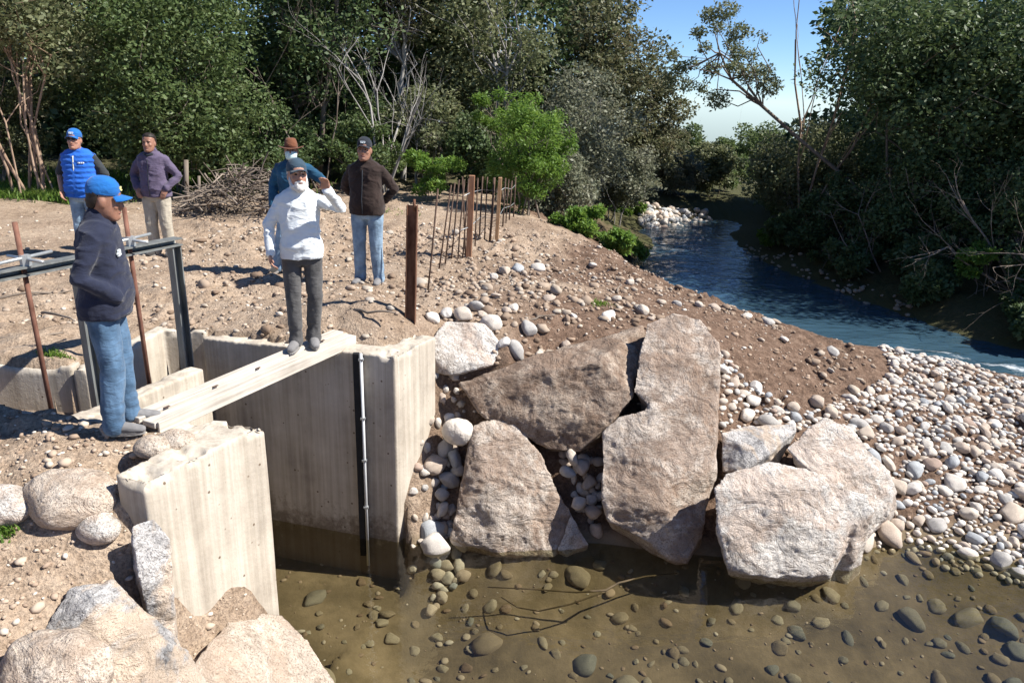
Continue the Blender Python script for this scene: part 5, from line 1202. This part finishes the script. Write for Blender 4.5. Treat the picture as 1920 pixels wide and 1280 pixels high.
    for i in (0, 1):
        k_, a_, tw = legs[i]; k_, a_ = V3(*k_), V3(*a_); q = loose
        tr.limb([hips[i] + V3(0, 0, 0.0), hips[i] * 0.72 + k_ * 0.28, k_, k_ * 0.5 + a_ * 0.5, a_ + V3(0, 0.0, 0.03), a_ + V3(0, -0.005, -0.025)], [0.100 * q, 0.097 * q, 0.077 * q, 0.074 * q, 0.071 * q, 0.074 * q], 16)
    tr.remesh('trousers', trousers, root, 0.0115, 2, lambda co: 0.006 * fbm(co * np.array([16, 16, 5.0]), 3, sd) + 0.010 * fbm(co * np.array([9, 9, 16.0]), 2, sd + 3) * np.clip(np.exp(-((co[:, 2] - 0.17) / 0.10) ** 2) + 0.6 * np.exp(-((co[:, 2] - 0.5) / 0.07) ** 2), 0, 1))
    if vest:
        sv_ = MB(); 
        for i in (0, 1):
            a, e, w = AR[i]; sv_.limb([a, (a + e) / 2, a + (e - a) * 0.97], [0.062, 0.062, 0.060], 14)
        torso(sv_, 0.004, 0.9); sv_.remesh('shirt', shirt, root, 0.0125, 2, wr(0.005, 12, sd))
        vm = MB(); torso(vm, 0.028, hem); vm.ell(V3(lean * .5, bend(1.45) + 0.01, 1.475), (0.075, 0.078, 0.05))
        vm.remesh('vest', vest, root, 0.0115, 2, lambda co: 0.0055 * np.sin(co[:, 2] * 95) * (np.abs(co[:, 0]) > 0.02) + wr(0.005, 10, sd)(co))
    else:
        jk = MB(); torso(jk, 0.02 * loose, hem)
        for i in (0, 1):
            a, e, w = AR[i]; w2 = e + (w - e) * sleeve
            jk.limb([a, (a + e) / 2, e, (e + w2) / 2, w2], [0.064 * loose, 0.066 * loose, 0.060 * loose, 0.054 * loose, 0.046], 16)
        jk.limb([V3(lean * 0.5, bend(1.44) + 0.012, 1.44), V3(lean * 0.54, bend(1.5) + 0.005, 1.505)], [0.086, 0.074], 16)
        jk.remesh('jacket' if loose >= 1 else 'sweater', shirt, root, 0.0115, 2, wr(0.009, 10, sd))
        if pocket:
            pass
    for i in (0, 1):
        k_, a_, tw = legs[i]; a_ = V3(*a_); fd_ = V3(tw, -1, 0); fd_ /= np.linalg.norm(fd_); rt_ = V3(-fd_[1], fd_[0], 0); fl = a_ * V3(1, 1, 0)
        mb = MB(); mb.limb([fl + fd_ * -0.055 + V3(0, 0, 0.052), fl + fd_ * 0.03 + V3(0, 0, 0.056), fl + fd_ * 0.12 + V3(0, 0, 0.044), fl + fd_ * 0.185 + V3(0, 0, 0.036)], [(0.043, 0.040), (0.044, 0.046), (0.048, 0.034), (0.036, 0.024)], 14)
        mb.limb([fl + V3(0, 0.005, 0.06), fl + V3(0, 0.005, 0.12)], [0.05, 0.047], 12)
        so = mb.remesh('shoe', shoes, root, 0.009, 2)
        mb = MB(); out = []
        for t in np.linspace(0, 2 * math.pi, 20, endpoint=False):
            u = math.cos(t) * 0.142; v_ = math.sin(t) * (0.046 if u > 0 else 0.041); out.append(fl + fd_ * (0.06 + u) + rt_ * v_)
        n = len(out); mb.add([p * V3(1, 1, 0) + V3(0, 0, 0.002) for p in out] + [p * V3(1, 1, 0) + V3(0, 0, 0.026) for p in out], [tuple(range(n))[::-1], tuple(range(n, 2 * n))] + [(j, (j + 1) % n, n + (j + 1) % n, n + j) for j in range(n)])
        mb.build('sole', 'sole', so, False)
    # face and hair
    for q in (-1, 1):
        part(MB().ell((q * 0.031, -0.0835, 0.008), (0.0135, 0.008, 0.0075)), HM, 'eye', 'eye', root)
        part(MB().limb([V3(q * 0.014, -0.090, 0.024), V3(q * 0.033, -0.0885, 0.028), V3(q * 0.050, -0.078, 0.023)], [0.004, 0.005, 0.004], 6), HM, 'eyebrow', hair, root)
    part(MB().limb([V3(-0.024, -0.090, -0.067), V3(0, -0.0955, -0.066), V3(0.024, -0.090, -0.067)], [0.004, 0.006, 0.004], 6), HM, 'mouth', 'lip', root)
    hr = MB()
    if headwear == 'none':
        hr.rings([(0.02, 0, 0.035, 0.080, 0.02, 0.075), (0.06, 0, 0.03, 0.083, 0.07, 0.085), (0.08, 0, 0.014, 0.083, 0.093, 0.100), (0.115, 0, 0.01, 0.065, 0.078, 0.078), (0.138, 0, 0.01, 0.03, 0.035, 0.035)], 20)
        hr.rings([(-0.06, 0, 0.06, 0.055, 0.01, 0.042), (-0.02, 0, 0.045, 0.075, 0.01, 0.066), (0.05, 0, 0.04, 0.082, 0.02, 0.072)], 20)
    else:
        hr.rings([(-0.065, 0, 0.055, 0.055, 0.01, 0.045), (-0.02, 0, 0.045, 0.076, 0.012, 0.066), (0.05, 0, 0.04, 0.081, 0.02, 0.07)], 20)
    hr.xf(HM); hr.remesh('hair', hair, root, 0.009, 1, lambda co: 0.003 * vnoise(co * 90, 3))
    if beard:
        b = MB(); b.rings([(-0.145, 0, -0.055, 0.03, 0.035, 0.02), (-0.12, 0, -0.05, 0.056, 0.056, 0.03), (-0.085, 0, -0.03, 0.070, 0.075, 0.03), (-0.078, 0, -0.03, 0.070, 0.070, 0.03)], 18); b.limb([V3(-0.04, -0.08, -0.062), V3(0, -0.098, -0.052), V3(0.04, -0.08, -0.062)], [0.012, 0.012, 0.012], 8)
        for q in (-1, 1): b.limb([V3(q * 0.07, -0.01, -0.01), V3(q * 0.066, -0.03, -0.06), V3(q * 0.055, -0.05, -0.10)], [0.012, 0.02, 0.022], 8)
        b.xf(HM); b.remesh('beard', beard, root, 0.008, 1, lambda co: 0.004 * vnoise(co * 80, 3))
    if headwear and headwear != 'none': headwear(HM, root)
    if extra: extra(root, HM)
    return root
def strip(root, pts, w, mat, name, depth=0.008):
    mb = MB().tube(pts, [(w, depth)] * len(pts), 8, True, (0, 1, 0)); return mb.build(name, mat, root, True)

# 1 navy jacket, blue cap, near
def near_extra(root, HM):
    mb = MB()
    for dx, dz, sx, sz in ((0, 0, 0.018, 0.03), (0.024, 0.006, 0.014, 0.02), (0.045, -0.004, 0.016, 0.026), (-0.02, -0.006, 0.012, 0.012), (0.02, -0.022, 0.07, 0.006)):
        mb.box((-0.105 + dx, -0.152 + abs(dx) * 0.05, 1.275 + dz), (sx, 0.012, sz))
    mb.build('emblem', 'logo_white', root, False)
    MB().rings([(0.845, 0, 0, 0.206, 0.162, 0.156), (0.885, 0, 0, 0.207, 0.165, 0.156)], 28).build('hem_band', 'navy', root)
person('man in navy jacket, jeans and blue cap standing in front, hands in pockets', -2.76, 4.84, R(106), 1.74, 'navy', 'jeans',
       [((-0.245, 0.06, 1.135), (-0.165, -0.12, 1.00)), ((0.245, 0.06, 1.135), (0.165, -0.12, 1.00))], girth=1.0, belly=0.05, head=(R(6), R(13)), skinm='skin_b', stoop=0.12,
       headwear=lambda M, r: cap_parts(M, r, 'cap_blue', 'logo_yellow'), shoes='shoe_grey', extra=near_extra, loose=1.0, hem=0.84, hands=[((0.75, 0.0, -0.7), (0, 1, 0), (0.5, 0, 0.5)), ((-0.75, 0.0, -0.7), (0, 1, 0), (-0.5, 0, 0.5))], curls=(0.3, 0.3),
       legs=[((-0.10, -0.015, 0.49), (-0.10, 0.03, 0.085), -0.1), ((0.10, -0.03, 0.49), (0.11, -0.03, 0.085), 0.1)])
# 2 white sweater on the plank
person('bearded man in white sweater and grey trousers on the footbridge, arm raised', -1.90, 6.56, R(14), 1.68, 'white_knit', 'grey_trousers',
       [((-0.275, 0.02, 1.15), (-0.27, -0.07, 0.915)), ((0.365, -0.13, 1.325), (0.25, -0.32, 1.495))], girth=0.92, belly=0.03, head=(R(16), R(-5)), z=0.072, loose=0.9, hem=0.86,
       headwear=lambda M, r: cap_parts(M, r, 'cap_slate'), shoes='shoe_grey', hair='hair_white', beard='hair_white', hands=[None, ((-0.15, -0.35, 0.85), (-0.6, -0.5, 0), (-0.9, 0.2, 0.2))], curls=(0.7, 0.45),
       legs=[((-0.095, -0.04, 0.49), (-0.10, -0.03, 0.085), -0.25), ((0.09, 0.0, 0.49), (0.06, 0.06, 0.085), 0.1)])
# 3 brown jacket
person('man in dark brown jacket, jeans and black cap, hands behind his back', -1.80, 9.05, R(-8), 1.74, 'brown_jacket', 'jeans_pale',
       [((-0.30, 0.09, 1.15), (-0.13, 0.20, 0.98)), ((0.32, 0.09, 1.15), (0.13, 0.215, 0.98))], girth=1.02, belly=0.045, head=(R(6), R(-4)), skinm='skin_b',
       headwear=lambda M, r: cap_parts(M, r, 'cap_dark', 'logo_white'), shoes='shoe_grey', loose=1.0, hem=0.86,
       extra=lambda root, M: strip(root, [V3(0, -0.172, 0.88), V3(0, -0.188, 1.04), V3(0, -0.146, 1.25), V3(0, -0.125, 1.38)], 0.006, 'cap_dark', 'zip'))
# 4 hat man
def hat(M, root):
    mb = MB(); mb.rings([(0.03, 0, 0.004, 0.086, 0.098, 0.112), (0.07, 0, 0.004, 0.083, 0.095, 0.108), (0.115, 0, 0.004, 0.074, 0.080, 0.094), (0.150, 0, 0.004, 0.060, 0.066, 0.078), (0.160, 0, 0.004, 0.035, 0.045, 0.05), (0.152, 0, 0.004, 0.012, 0.03, 0.03)], 28)
    cp = part(mb, M, 'hat', 'hat_brown', root); v, f = [], []; n = 32
    for i in range(n):
        t = 2 * math.pi * i / n
        for r in (0.075, 0.12, 0.165):
            z = 0.036 + 0.028 * abs(math.cos(t)) ** 2 * (r - 0.07) / 0.1 - 0.012 * abs(math.sin(t)) * (r - 0.07) / 0.1
            v += [(math.cos(t) * r * 0.97, math.sin(t) * r * 1.1 + 0.004, z), (math.cos(t) * r * 0.97, math.sin(t) * r * 1.1 + 0.004, z - 0.006)]
    for i in range(n):
        j = (i + 1) % n
        for k in (0, 1):
            a, b = (i * 3 + k) * 2, (j * 3 + k) * 2; f += [(a, a + 2, b + 2, b), (a + 1, b + 1, b + 3, a + 3)]
        a, b = (i * 3 + 2) * 2, (j * 3 + 2) * 2; f.append((a, a + 1, b + 1, b))
    mb = MB().add(v, f); mb.xf(M); mb.build('brim', 'hat_brown', cp, True)
def mask(root, M):
    mb = MB(); mb.rings([(-0.112, 0, -0.045, 0.052, 0.066, 0.02), (-0.09, 0, -0.03, 0.068, 0.090, 0.03), (-0.05, 0, -0.02, 0.074, 0.098, 0.03), (-0.018, 0, -0.012, 0.074, 0.098, 0.03), (-0.008, 0, -0.012, 0.06, 0.093, 0.03)], 24); mb.xf(M); mb.build('face_mask', 'mask', root)
person('man in blue denim jacket with brown brimmed hat and face mask', -2.84, 9.62, R(6), 1.68, 'denim_blue', 'jeans_pale',
       [((-0.265, 0.03, 1.15), (-0.275, -0.07, 0.91)), ((0.37, -0.03, 1.24), (0.50, -0.16, 1.08))], legs=[((-0.19, -0.02, 0.49), (-0.29, 0.02, 0.085), -0.3), ((0.12, -0.02, 0.49), (0.15, 0.02, 0.085), 0.2)],
       headwear=hat, head=(R(4), R(-4)), extra=mask, loose=1.06, hem=0.88, girth=1.04, skinm='skin_b')
# 5 purple jacket
person('bareheaded man in dull purple jacket and beige trousers', -5.08, 10.6, R(-4), 1.70, 'purple', 'beige',
       [((-0.325, 0.05, 1.15), (-0.215, -0.10, 0.985)), ((0.325, 0.05, 1.15), (0.215, -0.10, 0.985))], headwear='none', girth=1.0, belly=0.03, loose=1.08, hem=0.86, skinm='skin_b', head=(R(4), R(-3)), hands=[((0.35, -0.4, -0.8), (0, 1, 0), (0.5, 0, 0.5)), ((-0.35, -0.4, -0.8), (0, 1, 0), (-0.5, 0, 0.5))], curls=(0.3, 0.3),
       extra=lambda root, M: (strip(root, [V3(0, -0.165, 0.88), V3(0, -0.172, 1.04), V3(0, -0.146, 1.25), V3(0, -0.122, 1.38)], 0.005, 'cap_dark', 'zip'), strip(root, [V3(-0.07, -0.09, 1.46), V3(0, -0.115, 1.43), V3(0.07, -0.09, 1.46)], 0.016, 'cap_dark', 'collar')))
# 6 blue vest
def vest_extra(root, M):
    strip(root, [V3(0.0, -0.168, 0.88), V3(0, -0.176, 1.04), V3(0, -0.156, 1.25), V3(0, -0.128, 1.40)], 0.009, 'zip', 'zip')
    mb = MB()
    for dx, sx in ((0, 0.02), (0.026, 0.016), (0.048, 0.018)): mb.box((0.075 + dx, -0.146 + dx * 0.25, 1.315), (sx, 0.02, 0.016))
    mb.build('emblem', 'logo_white', root, False)
    mb = MB()
    for q in (-1, 1): mb.ell((q * 0.031, -0.094, 0.010), (0.026, 0.010, 0.016))
    mb.box((0, -0.098, 0.014), (0.02, 0.006, 0.006))
    for q in (-1, 1): mb.tube([V3(q * 0.055, -0.085, 0.014), V3(q * 0.079, 0.0, 0.014)], 0.004, 6)
    mb.xf(M); mb.build('sunglasses', 'lens', root)
person('man in bright blue vest, blue cap and sunglasses at left', -5.85, 10.15, R(2), 1.72, 'shirt_grey', 'jeans_pale',
       [((-0.30, 0.05, 1.15), (-0.215, -0.12, 0.93)), ((0.30, 0.05, 1.15), (0.20, -0.12, 0.93))], vest='vest_blue', girth=1.06, belly=0.05, headwear=lambda M, r: cap_parts(M, r, 'cap_blue', 'logo_white'), extra=vest_extra, head=(R(4), R(-4)), hem=0.86)
